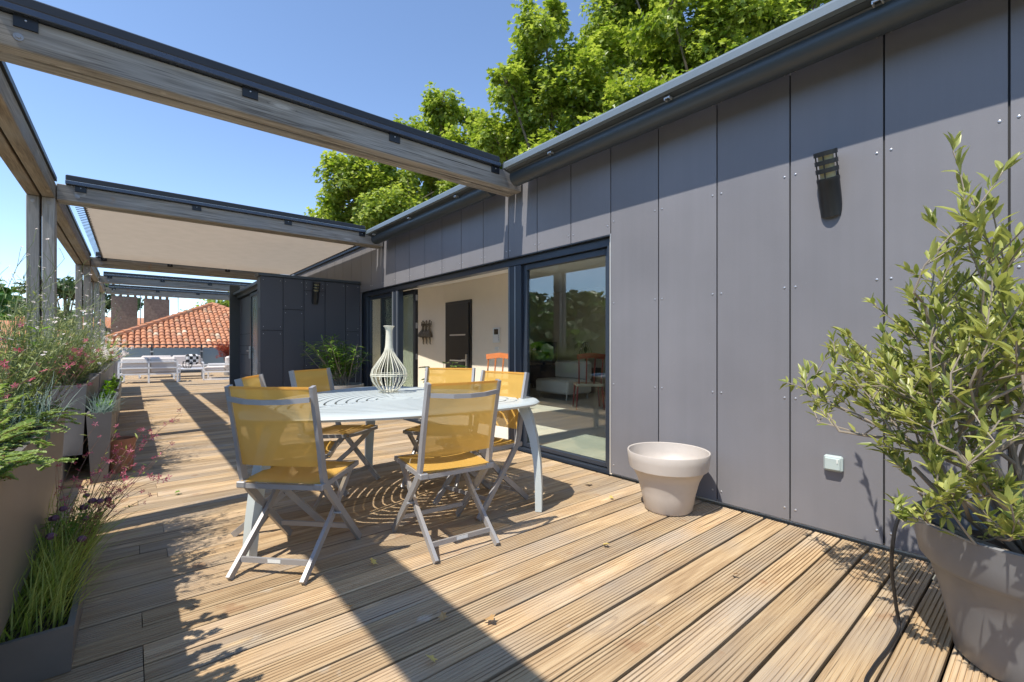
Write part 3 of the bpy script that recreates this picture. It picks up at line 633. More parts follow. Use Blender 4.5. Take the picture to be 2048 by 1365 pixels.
# ---- shade cassettes along the wall head
def cassette(label, y0, y1):
    t = thing('shade_cassette', label, 'awning', (3.1, (y0 + y1) / 2, 2.86), 0, 'shade cassettes along the wall head')
    nose = [(2.956, 3.008), (2.9565, 3.056), (2.972, 3.078), (2.992, 3.081), (2.992, 3.002)]
    MB().prism(nose, y0, y1).build('nose', M['nose'], t, world=True)
    box = [(2.994, 3.0), (2.994, 3.079), (3.24, 3.10), (3.255, 3.085), (3.255, 2.985), (3.045, 2.985)]
    MB().prism(box, y0, y1).build('box', M['cassette'], t, world=True)
    arc = [(3.165 - .115 * math.cos(a) , 2.965 + .105 * math.sin(a) * .98) for a in [R(x) for x in range(0, -181, -15)]]
    c = [(3.035, 2.983)] + [(3.12 + .082 * math.cos(a), 2.945 + .084 * math.sin(a)) for a in [R(x) for x in range(160, 381, 14)]] + [(3.18, 2.983)]
    MB().prism(c, y0, y1).build('roller_tube', M['cassette'], t, world=True, smooth=True)
    e = MB(); e.prism([(2.952, 3.004), (2.952, 3.058), (2.97, 3.082), (3.26, 3.104), (3.26, 2.98), (3.04, 2.98)], y1, y1 + .012); e.build('end_cap', M['cassette'], t, world=True)
    yy = y0 + .55
    while yy < y1:
        cl = MB(); cl.bx(2.992, 3.0, yy, yy + .045, 2.975, 2.984); cl.bx(2.990, 3.03, yy, yy + .006, 2.966, 2.984); cl.bx(2.990, 3.03, yy + .039, yy + .045, 2.966, 2.984); yy += 1.22
        cl.build('clip', M['alu_edge'], t, world=True)
    yy = y0 + .2
    while yy < y1: MB().bx(3.25, 3.318, yy, yy + .05, 2.995, 3.03).build('bracket', M['cassette'], t, world=True); yy += 1.4
    return t
cassette('long dark grey shade cassette over the plain panels beside the olive', -2.4, 3.69)
cassette('dark grey shade cassette over the glass doors between two timber beams', 4.10, 7.30)

# ================================================================== PERGOLA
pg = thing('pergola', 'weathered timber pergola of paired planks and posts along the deck', 'pergola', (-.8, 10.0, 0))
BY = [3.80, 7.416, 13.1, 16.4, 19.7]
def bolt(mb, p, ax, r=.022):
    p = Vector(p); d = {'-y': Vector((0, -1, 0)), 'x': Vector((1, 0, 0))}[ax]
    mb.tube([p, p + d * .006], r, 12); mb.tube([p + d * .006, p + d * .014], r * .5, 6)
for i, y in enumerate(BY):
    xe = 3.30
    for k in (0, 1):
        y0 = y + k * .13
        MB().bx(-.675, xe, y0, y0 + .105, 2.865, 3.05, bev=.006).build('beam_plank', M['beamx'], pg, world=True)
    MB().bx(-.60, min(xe, 2.98), y - .045, y + .28, 3.052, 3.092, bev=.004).build('rail_base', M['railface'], pg, world=True)
    MB().bx(-.60, min(xe, 2.98), y - .025, y + .26, 3.098, 3.165, bev=.01).build('guide_rail', M['black_rail'], pg, world=True)
    MB().bx(-.60, min(xe, 2.98), y - .030, y + .265, 3.0925, 3.0975).build('rail_seal', M['alu_edge'], pg, world=True)
    n = 4
    for j in range(n):
        x = -.52 + (min(xe, 2.98) + .42) * j / (n - 1)
        br = MB().bx(x, x + .10, y - .012, y, 2.985, 3.052).build('bracket', M['black_rail'], pg, world=True)
        rivo(br, x + .05, y - .012, 3.03, .006, 'y')
    for xx in (-.50, xe - .09):
        bo = MB(); bolt(bo, (xx, y, 2.93), '-y'); bo.build('bolt', M['chair_metal'], pg, world=True)
ends = [-2.6] + BY
for i in range(len(BY)):
    for x in (-.914, -.789):
        MB().bx(x, x + .106, ends[i] + .02, ends[i + 1] + .01 if i else ends[1] + .01, 2.865, 3.05, bev=.006).build('edge_plank', M['beamy'], pg, world=True)
    MB().bx(-.80, -.665, ends[i] + .34, ends[i + 1] - .06, 3.052, 3.10).build('edge_rail', M['black_rail'], pg, world=True)
for y in BY:
    for x in (-.914, -.789):
        MB().bx(x + .001, x + .105, y - .045, y + .15, 0, 2.862, bev=.006).build('post_plank', M['postz'], pg, world=True)
    for xx in (-.86, -.735):
        bo = MB(); bolt(bo, (xx, y - .045, 2.80), '-y', .018); bo.build('bolt', M['chair_metal'], pg, world=True)

# stretched canvas over the second bay
cv = thing('shade_canvas', 'beige canvas shade stretched flat between the timber beams', 'canvas', (1.3, 10.2, 3.05))
vs = []; nx, ny = 24, 24
x0, x1, y0, y1 = -.50, 3.215, 7.70, 13.05
for j in range(ny + 1):
    for i in range(nx + 1):
        a, b = i / nx, j / ny
        vs.append((x0 + (x1 - x0) * a, y0 + (y1 - y0) * b, 3.045 - .05 * math.sin(math.pi * a) * math.sin(math.pi * b)))
MB().add(vs, [(j * (nx + 1) + i, j * (nx + 1) + i + 1, (j + 1) * (nx + 1) + i + 1, (j + 1) * (nx + 1) + i) for j in range(ny) for i in range(nx)]).build('cloth', M['canvas'], cv, smooth='full', world=True)
hk = MB()
for k in range(44):
    y = 7.75 + k * .12
    for xx, s_ in ((-.50, -1), (3.205, 1)):
        hk.tube([(xx - s_ * .03, y, 3.03), (xx + s_ * .02, y, 3.055), (xx + s_ * (.10 if s_ < 0 else .085), y + .015, 3.06)], .006, 4)
hk.build('lacing', M['black_rail'], cv, world=True, kind='stuff')
for xx in (-.50, 3.215): MB().tube([(xx, 7.7, 3.045), (xx, 13.05, 3.045)], .012, 6).build('edge_rope', M['black_rail'], cv, world=True)
wr = MB(); wr.bx(3.285, 3.315, 7.6, 13.0, 3.03, 3.075); wr.build('wall_rail', M['black_rail'], cv, world=True)

# low parapet under the posts
tag(MB().bx(-1.12, -.46, -2.6, 24.5, -.10, .225).build('parapet', M['wallwhite']), 'low rendered kerb wall under the pergola posts behind the planters', 'wall')

# ================================================================== TABLE
TC = Vector((1.52, 3.22, 0)); TH = .775
tb = thing('garden_table', 'pale grey three-cornered metal table with curved slatted top', 'table', TC)
va = [R(-45) + 2 * math.pi * k / 3 for k in range(3)]
def tri_r(th, w=2.02, rc=.10):
    """rounded Reuleaux outline radius at angle th"""
    a = (th - va[0]) % (2 * math.pi / 3); a = min(a, 2 * math.pi / 3 - a)          # 0 at a corner, 60deg mid side
    # the opposite corner centre of the arc facing this direction
    Rv = w / math.sqrt(3); ang = math.pi - (math.pi / 3 - a)                      # angle between dir and the opposite vertex
    b = Rv * math.cos(ang); r = b + math.sqrt(b * b + w * w - Rv * Rv)
    return r - .06 * math.exp(-(a / .09) ** 2)
def tp(th, s_, z): r = tri_r(th) * s_; return (r * math.cos(th), r * math.sin(th), z)
rim = MB(); N = 150
prof = [(.865, TH - .03), (.865, TH), (.975, TH), (.992, TH - .006), (1.0, TH - .016), (.992, TH - .03)]
vs = [tp(2 * math.pi * q / N, s_, z) for s_, z in prof for q in range(N)]; m_ = len(prof)
rim.add(vs, [(i * N + q, i * N + (q + 1) % N, ((i + 1) % m_) * N + (q + 1) % N, ((i + 1) % m_) * N + q) for i in range(m_) for q in range(N)]).build('rim', M['table_metal'], tb, smooth=True)
levels = 11
for k in range(3):
    a0 = va[k] + R(3.0); a1 = va[k] + R(117.0)
    for lv in range(levels):
        s0 = .865 - (lv + 1) * .0725 + .004; s1 = .865 - lv * .0725 - .0115
        if s0 < .05: s0 = .05
        g = MB(); n = 20; vs = []
        e = min(R(14), .020 / (s0 + .03))
        for q in range(n + 1):
            th = a0 - R(3) + e + (a1 - a0 + R(6) - 2 * e) * q / n
            vs += [tp(th, s0, TH - .001), tp(th, s1, TH - .001), tp(th, s1, TH - .013), tp(th, s0, TH - .013)]
        fs = [(4 * q + i, 4 * q + (i + 1) % 4, 4 * q + 4 + (i + 1) % 4, 4 * q + 4 + i) for q in range(n) for i in range(4)] + [(3, 2, 1, 0), tuple(4 * n + i for i in range(4))]
        g.add(vs, fs).build('slat', M['table_metal'], tb)
sp_ = MB()
for k in range(3):
    th = va[k]; d_ = Vector((math.cos(th), math.sin(th), 0)); p_ = Vector((-d_.y, d_.x, 0))
    MB().bar([d_ * .0 + Vector((0, 0, TH - .012)), d_ * 1.02 + Vector((0, 0, TH - .012))], .03, .021, p_).build('spoke', M['table_metal'], tb)
    for t2 in (R(30), R(60), R(90)):
        e_ = Vector((math.cos(th + t2), math.sin(th + t2), 0)); q_ = Vector((-e_.y, e_.x, 0))
        MB().bar([e_ * .05 + Vector((0, 0, TH - .032)), e_ * (tri_r(th + t2) * .9) + Vector((0, 0, TH - .032))], .028, .022, q_).build('spoke', M['table_metal'], tb)
    ft = Vector(((2.216, 2.363, 0), (1.747, 4.259, 0), (.40, 2.84, 0))[k]) - TC; ft.z = 0; tpp = d_ * .96; dd_ = ft - tpp; o_ = ft.normalized(); bul = 0 if k == 2 else .5
    if k == 2: tpp = d_ * .86
    pts = [tpp + dd_ * q_ + o_ * e_ * bul + Vector((0, 0, z)) for q_, e_, z in ((0, 0, .755), (.32, .02, .66), (.58, .035, .52), (.78, .035, .36), (.92, .02, .18), (1, 0, .003))]
    sd_ = Vector((-o_.y, o_.x, 0))
    MB().bar(pts, [.10, .095, .085, .078, .072, .068], [.07, .065, .055, .05, .048, .046], sd_).build('leg', M['table_metal'], tb, smooth=True)
MB().lathe([(0, TH - .024), (.12, TH - .024), (.12, TH - .002), (0, TH - .002)], 24).build('hub', M['table_metal'], tb)

# ---- wire bottle
vz = thing('wire_vase', 'cream wire bottle-shaped vase standing on the slatted table', 'vase', (1.675, 3.646, TH + .001))
pr = [(.055, .0), (.095, .035), (.135, .09), (.149, .14), (.138, .19), (.10, .245), (.06, .30), (.036, .345), (.032, .37)]
for q in range(18):
    a = 2 * math.pi * q / 18
    MB().tube([(r_ * math.cos(a), r_ * math.sin(a), z + .004) for r_, z in pr], .0042, 5).build('wire', M['wire'], vz, smooth=True)
for r_, z in ((.150, .142), (.150, .155), (.057, .004), (.066, .012)):
    MB().tube([(r_ * math.cos(2 * math.pi * q / 32), r_ * math.sin(2 * math.pi * q / 32), z + .0) for q in range(33)], .0035, 5, cap=False).build('hoop', M['wire'], vz, smooth=True)
nk = MB(); nk.lathe([(.034, .355), (.035, .37), (.031, .40), (.027, .47), (.026, .515), (.029, .53), (.036, .548), (.047, .56), (.045, .563), (.03, .548), (.022, .52), (.022, .36)], 24)
nk.build('neck', M['wire'], vz, smooth=True)
for q in range(24):
    a = 2 * math.pi * q / 24
vb = MB()
for q in range(40):
    a = 2 * math.pi * q / 40; vb.tube([(.06 * math.cos(a), .06 * math.sin(a), .006), (.085 * math.cos(a + .1), .085 * math.sin(a + .1), .002)], .0028, 4)
vb.build('woven_foot', M['wire'], vz, kind='stuff')

# ================================================================== CHAIRS
def make_chair():
    t = thing('folding_chair', 'x', 'chair')
    met = M['chair_metal']
    for s in (-1, 1):
        xo = s * .225; xi = s * .195
        up = [(xo, .035, .965), (xo, .075, .80), (xo, .115, .62), (xo, .132, .52), (xo, .150, .455), (xo, .20, .39), (xo, .34, .235), (xo, .555, .006)]
        MB().bar(up, .020, [.036, .038, .040, .042, .043, .04, .038, .036], (1, 0, 0)).build('upright_leg', met, t, smooth=False)
        MB().bar([(xi, .50, .448), (xi, .28, .235), (xi, 0, .006)], .020, .036, (1, 0, 0)).build('leg', met, t)
        MB().bar([(s * .215, .125, .437), (s * .215, .33, .447), (s * .215, .545, .462)], .022, .026, (1, 0, 0)).build('seat_rail', met, t)
        MB().tube([(s * .185, .292, .248), (s * .245, .292, .248)], .007, 8).build('pivot', met, t)
        MB().bx(s * .215 - .024, s * .215 + .024, .105, .145, .425, .458, bev=.004).build('bracket', met, t)
    MB().bar([(-.205, .122, .437), (.205, .122, .437)], .024, .022, (0, 0, 1)).build('rear_rail', met, t)
    MB().bar([(-.205, .548, .458), (0, .548, .452), (.205, .548, .458)], .024, .022, (0, 0, 1)).build('front_rail', met, t)
    MB().bar([(-.216, .026, .90), (-.10, -.018, .892), (0, -.026, .89), (.10, -.018, .892), (.216, .026, .90)], .024, .018, (0, 0, 1)).build('back_rail', met, t, smooth=False)
    MB().bar([(-.186, .075, .072), (.186, .075, .072)], .026, .014, (0, 0, 1)).build('stretcher', met, t)
    MB().bar([(-.216, .455, .113), (.216, .455, .113)], .026, .014, (0, 0, 1)).build('stretcher', met, t)
    # back sling
    b = MB(); nx, nz_ = 10, 8; vs = []
    for j in range(nz_ + 1):
        z = .545 + (.957 - .545) * j / nz_; y = .128 - (z - .545) * .225
        for i in range(nx + 1):
            x = -.214 + .428 * i / nx; vs.append((x, y - .016 * (1 - (x / .214) ** 2) - .006, z))
    b.add(vs, [(j * (nx + 1) + i, j * (nx + 1) + i + 1, (j + 1) * (nx + 1) + i + 1, (j + 1) * (nx + 1) + i) for j in range(nz_) for i in range(nx)])
    b.build('back_sling', M['yellow'], t, smooth='full')
    hm = MB(); hm.bar([(-.214, .030, .957), (-.1, .020, .957), (0, .014, .957), (.1, .020, .957), (.214, .030, .957)], .012, .006, (0, 0, 1)); hm.build('hem', M['yellow'], t)
    b = MB(); vs = []
    for j in range(9):
        f = j / 8; y = .115 + .445 * f
        for i in range(nx + 1):
            x = -.222 + .444 * i / nx; vs.append((x, y, .458 + .022 * f - .020 * (1 - (x / .222) ** 2) * math.sin(math.pi * min(1, f * 1.0 + .0)) - (.02 if j == 8 else 0)))
    b.add(vs, [(j * (nx + 1) + i, j * (nx + 1) + i + 1, (j + 1) * (nx + 1) + i + 1, (j + 1) * (nx + 1) + i) for j in range(8) for i in range(nx)])
    b.build('seat_sling', M['yellow'], t, smooth='full')
    MB().bx(-.035, .035, .0665, .0675, .064, .082).build('maker_sticker', M['whiteplastic'], t)
    return t
CH = [((.503, 2.504), (.724, .69), 'yellow folding chair beside the table corner facing the glass doors, half in beam shade'),
      ((1.444, 2.119), (.086, .996), 'yellow folding chair with clear sunlit mesh back, nearest the taupe pot along the table'),
      ((2.285, 2.80), (-.985, -.17), 'yellow folding chair whose back faces the fixed glass pane, by the table corner leg'),
      ((2.27, 3.60), (-.787, -.617), 'yellow folding chair standing in front of the open doorway'),
      ((1.15, 4.13), (.57, -.82), 'yellow folding chair with its back to the leafy potted oleander'),
      ((.56, 3.42), (.90, -.437), 'yellow folding chair on the planter side of the table')]
c0 = make_chair()
for i, ((x, y), (fx, fy), lab) in enumerate(CH):
    o = c0 if i == 0 else dup(c0)
    o.location = (x, y, .003); o.rotation_euler = (0, 0, math.atan2(fy, fx) - math.pi / 2); tag(o, lab, 'chair', 'folding chairs round the table')

# ================================================================== POTS AND WALL FITTINGS
p = thing('plant_pot', 'empty taupe plastic pot with wide rim against the panel wall', 'pot', (2.955, 1.80, .003))
MB().lathe([(0, 0), (.155, 0), (.165, .012), (.185, .12), (.212, .22), (.245, .285), (.255, .29), (.268, .30), (.278, .36), (.284, .412), (.281, .418), (.272, .415), (.262, .35), (.245, .30), (.225, .285), (.19, .16), (.16, .03), (0, .03)], 56).build('body', M['taupe'], p, smooth=True)
MB().lathe([(0, .16), (.185, .16), (.188, .165)], 40).build('inner_base', M['taupe'], p, smooth=True)

p = thing('plant_pot', 'large dark grey pot holding the olive-leaved shrub', 'pot', (2.50, .06, .003))
MB().lathe([(0, 0), (.195, 0), (.21, .015), (.225, .10), (.252, .23), (.285, .335), (.30, .345), (.312, .36), (.325, .43), (.338, .50), (.333, .506), (.322, .50), (.305, .40), (.28, .33), (0, .33)], 64).build('body', M['dark_pot'], p, smooth=True)
MB().lathe([(0, .395), (.15, .40), (.25, .388), (.301, .385)], 40).build('soil', M['soil'], p, smooth=True)

# olive-leaved shrub
ol = thing('olive_shrub', 'olive-leaved shrub with thin pale branches growing in the dark grey pot', 'shrub', (2.50, .06, .395))
random.seed(21)
trunk = MB(); twigs = []; tips = []
LIM = -.47
def grow(mb, p, d, L, r, depth, out, spread=.6, up=.15, kids=(2, 4), minr=.0022):
    seg = 4; pts = [p.copy()]; q = p.copy(); dd = d.copy()
    for i in range(seg):
        dd = (dd + Vector((U(-1, 1), U(-1, 1), U(-1, 1))) * .13 + Vector((0, 0, up * .25))).normalized()
        if LIM and (.7686 * q.x - .64 * q.y) < LIM: dd = (dd + Vector((.6, -.5, .5))).normalized()
        q = q + dd * (L / seg); pts.append(q.copy())
    mb.tube(pts, [max(minr, r * (1 - .45 * i / seg)) for i in range(seg + 1)], 5 if r < .006 else 7)
    out.append((pts, depth))
    if depth == 0: return
    for k in range(random.randint(*kids)):
        i = random.randint(2, seg); a = Vector((U(-1, 1), U(-1, 1), U(-.35, .8))).normalized()
        grow(mb, pts[i], (dd * (1 - spread) + a * spread).normalized(), L * U(.62, .85), r * .55, depth - 1, out, spread, up, kids, minr)
segs = []
dirs = [(-.60, .25, .55, .44), (-.62, .45, .30, .30), (.0, .2, 1, .50), (-.15, -.15, 1, .48), (-.12, .3, 1, .50), (.15, .1, 1, .50), (-.35, .2, .9, .50), (-.35, -.35, .75, .42), (.35, .5, .8, .40), (-.2, .75, .55, .42), (.4, -.3, .8, .4), (-.75, .05, .35, .42), (-.45, .60, .22, .30), (-.05, .5, .9, .47), (-.42, .28, .95, .56), (-.30, .35, 1, .58), (-.5, .1, .8, .5), (-.25, .1, 1, .48), (.2, .3, .9, .47), (.1, -.1, 1, .45)]
for dx, dy, dz, L in dirs: grow(trunk, Vector((U(-.05, .05), U(-.05, .05), .0)), Vector((dx, dy, dz)).normalized(), L, .014, 3, segs, .52, .12, (2, 3))
trunk.build('trunk', M['twig'], ol, smooth=True); LIM = 0
leaves = []
for pts, dep in segs:
    if dep > 1: continue
    for i in range(1, len(pts)):
        d_ = (pts[i] - pts[i - 1]).normalized()
        for k in range(3 if dep == 0 else 1):
            a = Vector((U(-1, 1), U(-1, 1), U(-.3, 1))).normalized()
            q = pts[i - 1].lerp(pts[i], random.random())
            leaves.append((q, (d_ * .75 + a * .75).normalized(), Vector((U(-.6, .6), U(-.6, .6), 1))))
    for k in range(4):
        a = Vector((U(-1, 1), U(-1, 1), U(-.3, 1))).normalized(); leaves.append((pts[-1], (d_ * .9 + a * .6).normalized(), Vector((U(-.7, .7), U(-.7, .7), 1))))
random.shuffle(leaves)
lm = []
for k in range(4): lm.append(MB().leaf((0, 0, 0), (1, 0, 0), (0, 0, 1), .056 + .007 * k, .0150 + .0014 * k, 0, .06 + .05 * k, .25).mesh('leaf', M['olive_leaf'], 'full'))
camdir = Vector((-2.5, -.06, .77)).normalized()
leaves.sort(key=lambda L_: -L_[0].dot(camdir))
for q, d_, n_ in leaves[:300]:
    o = link('leaf', random.choice(lm), ol); x = d_; z = (n_ - x * n_.dot(x)).normalized(); y = z.cross(x)
    o.matrix_local = Matrix(((x.x, y.x, z.x, q.x), (x.y, y.y, z.y, q.y), (x.z, y.z, z.z, q.z), (0, 0, 0, 1))) @ Matrix.Scale(U(.8, 1.2), 4)
fo = MB()
for q, d_, n_ in leaves[300:]: fo.leaf(q, d_, n_, U(.046, .074), U(.013, .020), 0, U(.03, .2), .25)
fo.build('foliage', M['olive_leaf'], ol, kind='stuff', smooth='full')

def wall_lamp(label, loc, rz):
    """local: wall plane at x=0, lamp leans out to -x"""
    t = thing('wall_lamp', label, 'lamp', loc, rz, 'cylindrical wall lamps')
    ax = Vector((-.36, 0, 1)).normalized(); b0 = Vector((-.010, 0, .075)); yv = Vector((0, 1, 0)); xv = yv.cross(ax).normalized()
    def ring(r, h, n=28): c = b0 + ax * (h - .07 if h > .1 else h); return [c + xv * (r * math.cos(2 * math.pi * q / n)) + yv * (r * math.sin(2 * math.pi * q / n)) for q in range(n)]
    n = 28; b = MB(); lo = []
    for v in ring(.058, 0):
        # slide along the axis until it meets the wall
        k = (-.001 - v.x) / ax.x; lo.append(v + ax * min(max(k, -.085), .12))
    rr = [lo, ring(.058, .19), ring(.060, .195), ring(.060, .215), ring(.05, .215)]
    vs = [x for g in rr for x in g]
    b.add(vs, [(i * n + q, i * n + (q + 1) % n, (i + 1) * n + (q + 1) % n, (i + 1) * n + q) for i in range(len(rr) - 1) for q in range(n)] + [tuple(range(n))[::-1], tuple(4 * n + q for q in range(n))])
    b.build('body', M['lampdark'], t, smooth=True)
    def disc(h0, h1, r, name, mat, ri=0):
        g = [ring(r, h0), ring(r, h1)]; vs = g[0] + g[1]
        MB().add(vs, [(q, (q + 1) % n, n + (q + 1) % n, n + q) for q in range(n)] + [tuple(range(n))[::-1], tuple(range(n, 2 * n))]).build(name, mat, t, smooth=True)
    disc(.215, .365, .040, 'glass_cylinder', M['lampglass'])
    disc(.246, .272, .060, 'louvre', M['lampdark']); disc(.294, .320, .060, 'louvre', M['lampdark']); disc(.345, .372, .061, 'cap', M['lampdark'])
    for q in (0, 7, 14, 21):
        MB().tube([ring(.053, .21)[q], ring(.053, .36)[q]], .004, 6).build('rod', M['lampdark'], t)
    return t
wall_lamp('dark cylindrical wall lamp on the long grey panel wall above the socket', (XW, .905, 1.985), 0)
wall_lamp('dark cylindrical wall lamp on the storage block above the oleander', (2.50, SY - .004, 1.93), R(90))
so = thing('outdoor_socket', 'pale weatherproof socket low on the grey panel wall', 'socket', (XW, .888, .45))
MB().bx(-.034, -.0005, -.05, .05, -.048, .048, bev=.01).build('housing', M['mint'], so); MB().bx(-.046, -.034, -.041, .041, -.038, .036, bev=.006).build('lid', M['mint'], so); MB().bx(-.05, -.046, -.03, -.024, .008, .03).build('hinge_pin', M['whiteplastic'], so)
# cable out of the dark pot
def spline(pts, n=8):
    P = [Vector(p_) for p_ in pts]; P = [P[0] * 2 - P[1]] + P + [P[-1] * 2 - P[-2]]; out = []
    for i in range(1, len(P) - 2):
        for k in range(n):
            t = k / n; a, b, c, d_ = P[i - 1], P[i], P[i + 1], P[i + 2]
            out.append(.5 * ((2 * b) + (c - a) * t + (2 * a - 5 * b + 4 * c - d_) * t * t + (3 * b - a - 3 * c + d_) * t ** 3))
    return out + [P[-2]]
cb = spline([(2.52, .18, .42), (2.44, .30, .46), (2.36, .385, .515), (2.325, .415, .46), (2.33, .43, .30), (2.40, .43, .12), (2.40, .42, .02), (2.25, .42, .010), (2.05, .43, .010), (1.90, .42, .010), (1.6, .33, .010), (1.2, .1, .010)], 8)
tag(MB().tube(cb, .0065, 8).build('power_cable', M['rubber'], smooth=True), 'black cable looping out of the dark grey pot onto the deck', 'cable')

# ================================================================== PLANTERS
def planter(label, x0, x1, y0, y1, z0, z1, flare=.03, group='metal planters along the pergola'):
    t = thing('planter', label, 'planter', ((x0 + x1) / 2, (y0 + y1) / 2, z0), 0, group)
    w = .02
    def ringp(e, z, i=0): return [(x0 + e - flare * 0 + i, y0 + e + i, z), (x1 - e - i, y0 + e + i, z), (x1 - e - i, y1 - e - i, z), (x0 + e + i, y1 - e - i, z)]
    vs = ringp(flare, z0) + ringp(0, z1) + ringp(.0, z1, w) + ringp(.004, z1 - .07, w) + ringp(flare, z0 + .02, w)
    fs = [(i * 4 + q, i * 4 + (q + 1) % 4, (i + 1) * 4 + (q + 1) % 4, (i + 1) * 4 + q) for i in range(4) for q in range(4)] + [(3, 2, 1, 0), (16, 17, 18, 19)]
    MB().add(vs, fs).build('body', M['planter'], t, world=True)
    MB().bx(x0 + w + .004, x1 - w - .004, y0 + w + .004, y1 - w - .004, z1 - .10, z1 - .06).build('soil', M['soil'], t, world=True)
    return t
planter('raised dark planter with trailing round-leaved creeper over its edge', -.72, -.30, .95, 3.74, .225, .80)
planter('low dark trough standing on the deck under the nearest raised planter', -.445, -.16, 2.26, 3.31, .003, .17, .01)
planter('tall dark planter behind the terracotta pot, full of dry flowering stems', -.72, -.305, 5.40, 7.42, .225, .83)
planter('narrow dark planter on the deck beside the terracotta pot, green leaves inside', -.30, -.135, 5.22, 7.40, .003, .60)
planter('tall dark planter one past the terracotta pot along the pergola', -.72, -.305, 7.62, 10.50, .225, .83)
planter('narrow dark deck planter in front of the second tall planter past the terracotta pot', -.30, -.14, 7.95, 10.45, .003, .60)
planter('tall dark planter holding the spiky yucca near the lounge furniture', -.72, -.31, 10.72, 13.55, .225, .83)
planter('tall dark planter farthest along the pergola beside the white sofa', -.72, -.31, 13.75, 16.9, .225, .83)
p = thing('plant_pot', 'small terracotta pot on the deck beside the planters', 'pot', (-.085, 5.62, .003))
MB().lathe([(0, 0), (.085, 0), (.115, .30), (.113, .306), (.102, .30), (.092, .20), (0, .20)], 36).build('body', M['terracotta'], p, smooth=True)
MB().lathe([(0, .255), (.101, .25)], 24).build('soil', M['soil'], p)

# ---- plants
def stem_path(p, d, L, droop, wig=.1, seg=7):
    q = Vector(p); dd = Vector(d).normalized(); out = [q.copy()]
    for i in range(seg):
        dd = (dd + Vector((U(-1, 1), U(-1, 1), U(-1, 1))) * wig + Vector((0, 0, -droop * (i / seg)))).normalized(); q = q + dd * (L / seg); out.append(q.copy())
    return out
def gaura(label, loc, n=26, h=.7, spread=.5, lean=(0, 0), petals='pink', dense=1.0, stem='stem_red', leaf='grass_leaf', fl=.016, group=None):
    t = thing('gaura_plant', label, 'plant', loc, 0, group); st = MB(); fo = MB(); pe = MB()
    for i in range(n):
        d = Vector((U(-spread, spread) + lean[0], U(-spread, spread) + lean[1], 1)); L = h * U(.6, 1.15)
        pts = stem_path((U(-.06, .06), U(-.1, .1), 0), d, L, U(.05, .3)); st.tube(pts, [.0022 - .0013 * k / 7 for k in range(8)], 4, cap=False)
        for k in range(1, 8):
            for q in range(int(3 * dense) if k < 5 else 1):
                a = Vector((U(-1, 1), U(-1, 1), U(.1, 1))); fo.leaf(pts[k - 1].lerp(pts[k], random.random()), a, Vector((U(-.5, .5), U(-.5, .5), 1)), U(.018, .042), U(.004, .009))
        for k in (5, 6, 7):
            for q in range(random.randint(0, 2) + (1 if k == 7 else 0)):
                pe.star(pts[k] + Vector((U(-.012, .012), U(-.012, .012), U(-.01, .012))), Vector((U(-1, 1), U(-1, 1), U(.2, 1))), U(.7, 1.2) * fl, 0, 5)
    st.build('stems', M[stem], t, kind='stuff'); fo.build('leaves', M[leaf], t, kind='stuff'); pe.build('flowers', M[petals], t, kind='stuff')
    return t
def tuft(label, loc, n=120, h=.3, W=.004, droop=1.0, mat='grass_leaf', sx=.08, sy=.08, spread=.55, name='grass_tuft', lean=(0, 0), group=None):
    t = thing(name, label, 'grass', loc, 0, group); b = MB()
    for i in range(n): b.blade((U(-sx, sx), U(-sy, sy), 0), (U(-spread, spread) + lean[0], U(-spread, spread) + lean[1], 1), h * U(.55, 1.15), W * U(.7, 1.3), droop * U(.4, 1.3))
    b.build('blades', M[mat], t, kind='stuff'); return t
def bushy(label, loc, n=420, rx=.2, ry=.3, h=.35, L=(.02, .045), W=.3, leaf='grass_leaf', flowers=None, nf=0, fl=.014, stem='stem_green', name='flowering_plant', group=None, cat='plant'):
    t = thing(name, label, cat, loc, 0, group); st = MB(); fo = MB(); pe = MB()
    for i in range(max(10, n // 16)):
        d = Vector((U(-1, 1) * rx / h, U(-1, 1) * ry / h, 1)); p0 = (U(-.3, .3) * rx, U(-.5, .5) * ry, 0); LL = h * U(.6, 1.1)
        pts = stem_path(p0, d, LL, .05, .12, 5); st.tube(pts, [.002] * 3 + [.0013] * 3, 3, cap=False)
        for k in range(16):
            j = random.randint(1, 5); q = pts[j - 1].lerp(pts[j], random.random()); l_ = U(*L)
            fo.leaf(q, Vector((U(-1, 1), U(-1, 1), U(-.1, 1))), Vector((U(-.6, .6), U(-.6, .6), 1)), l_, l_ * W)
        if flowers and i < nf: pe.star(pts[-1] + Vector((0, 0, .004)), Vector((U(-.7, .7), U(-.9, .3), .7)), fl * U(.7, 1.2), 0, 7, .45)
    st.build('stems', M[stem], t, kind='stuff'); fo.build('leaves', M[leaf], t, kind='stuff')
    if flowers: pe.build('flowers', M[flowers], t, kind='stuff')
    return t
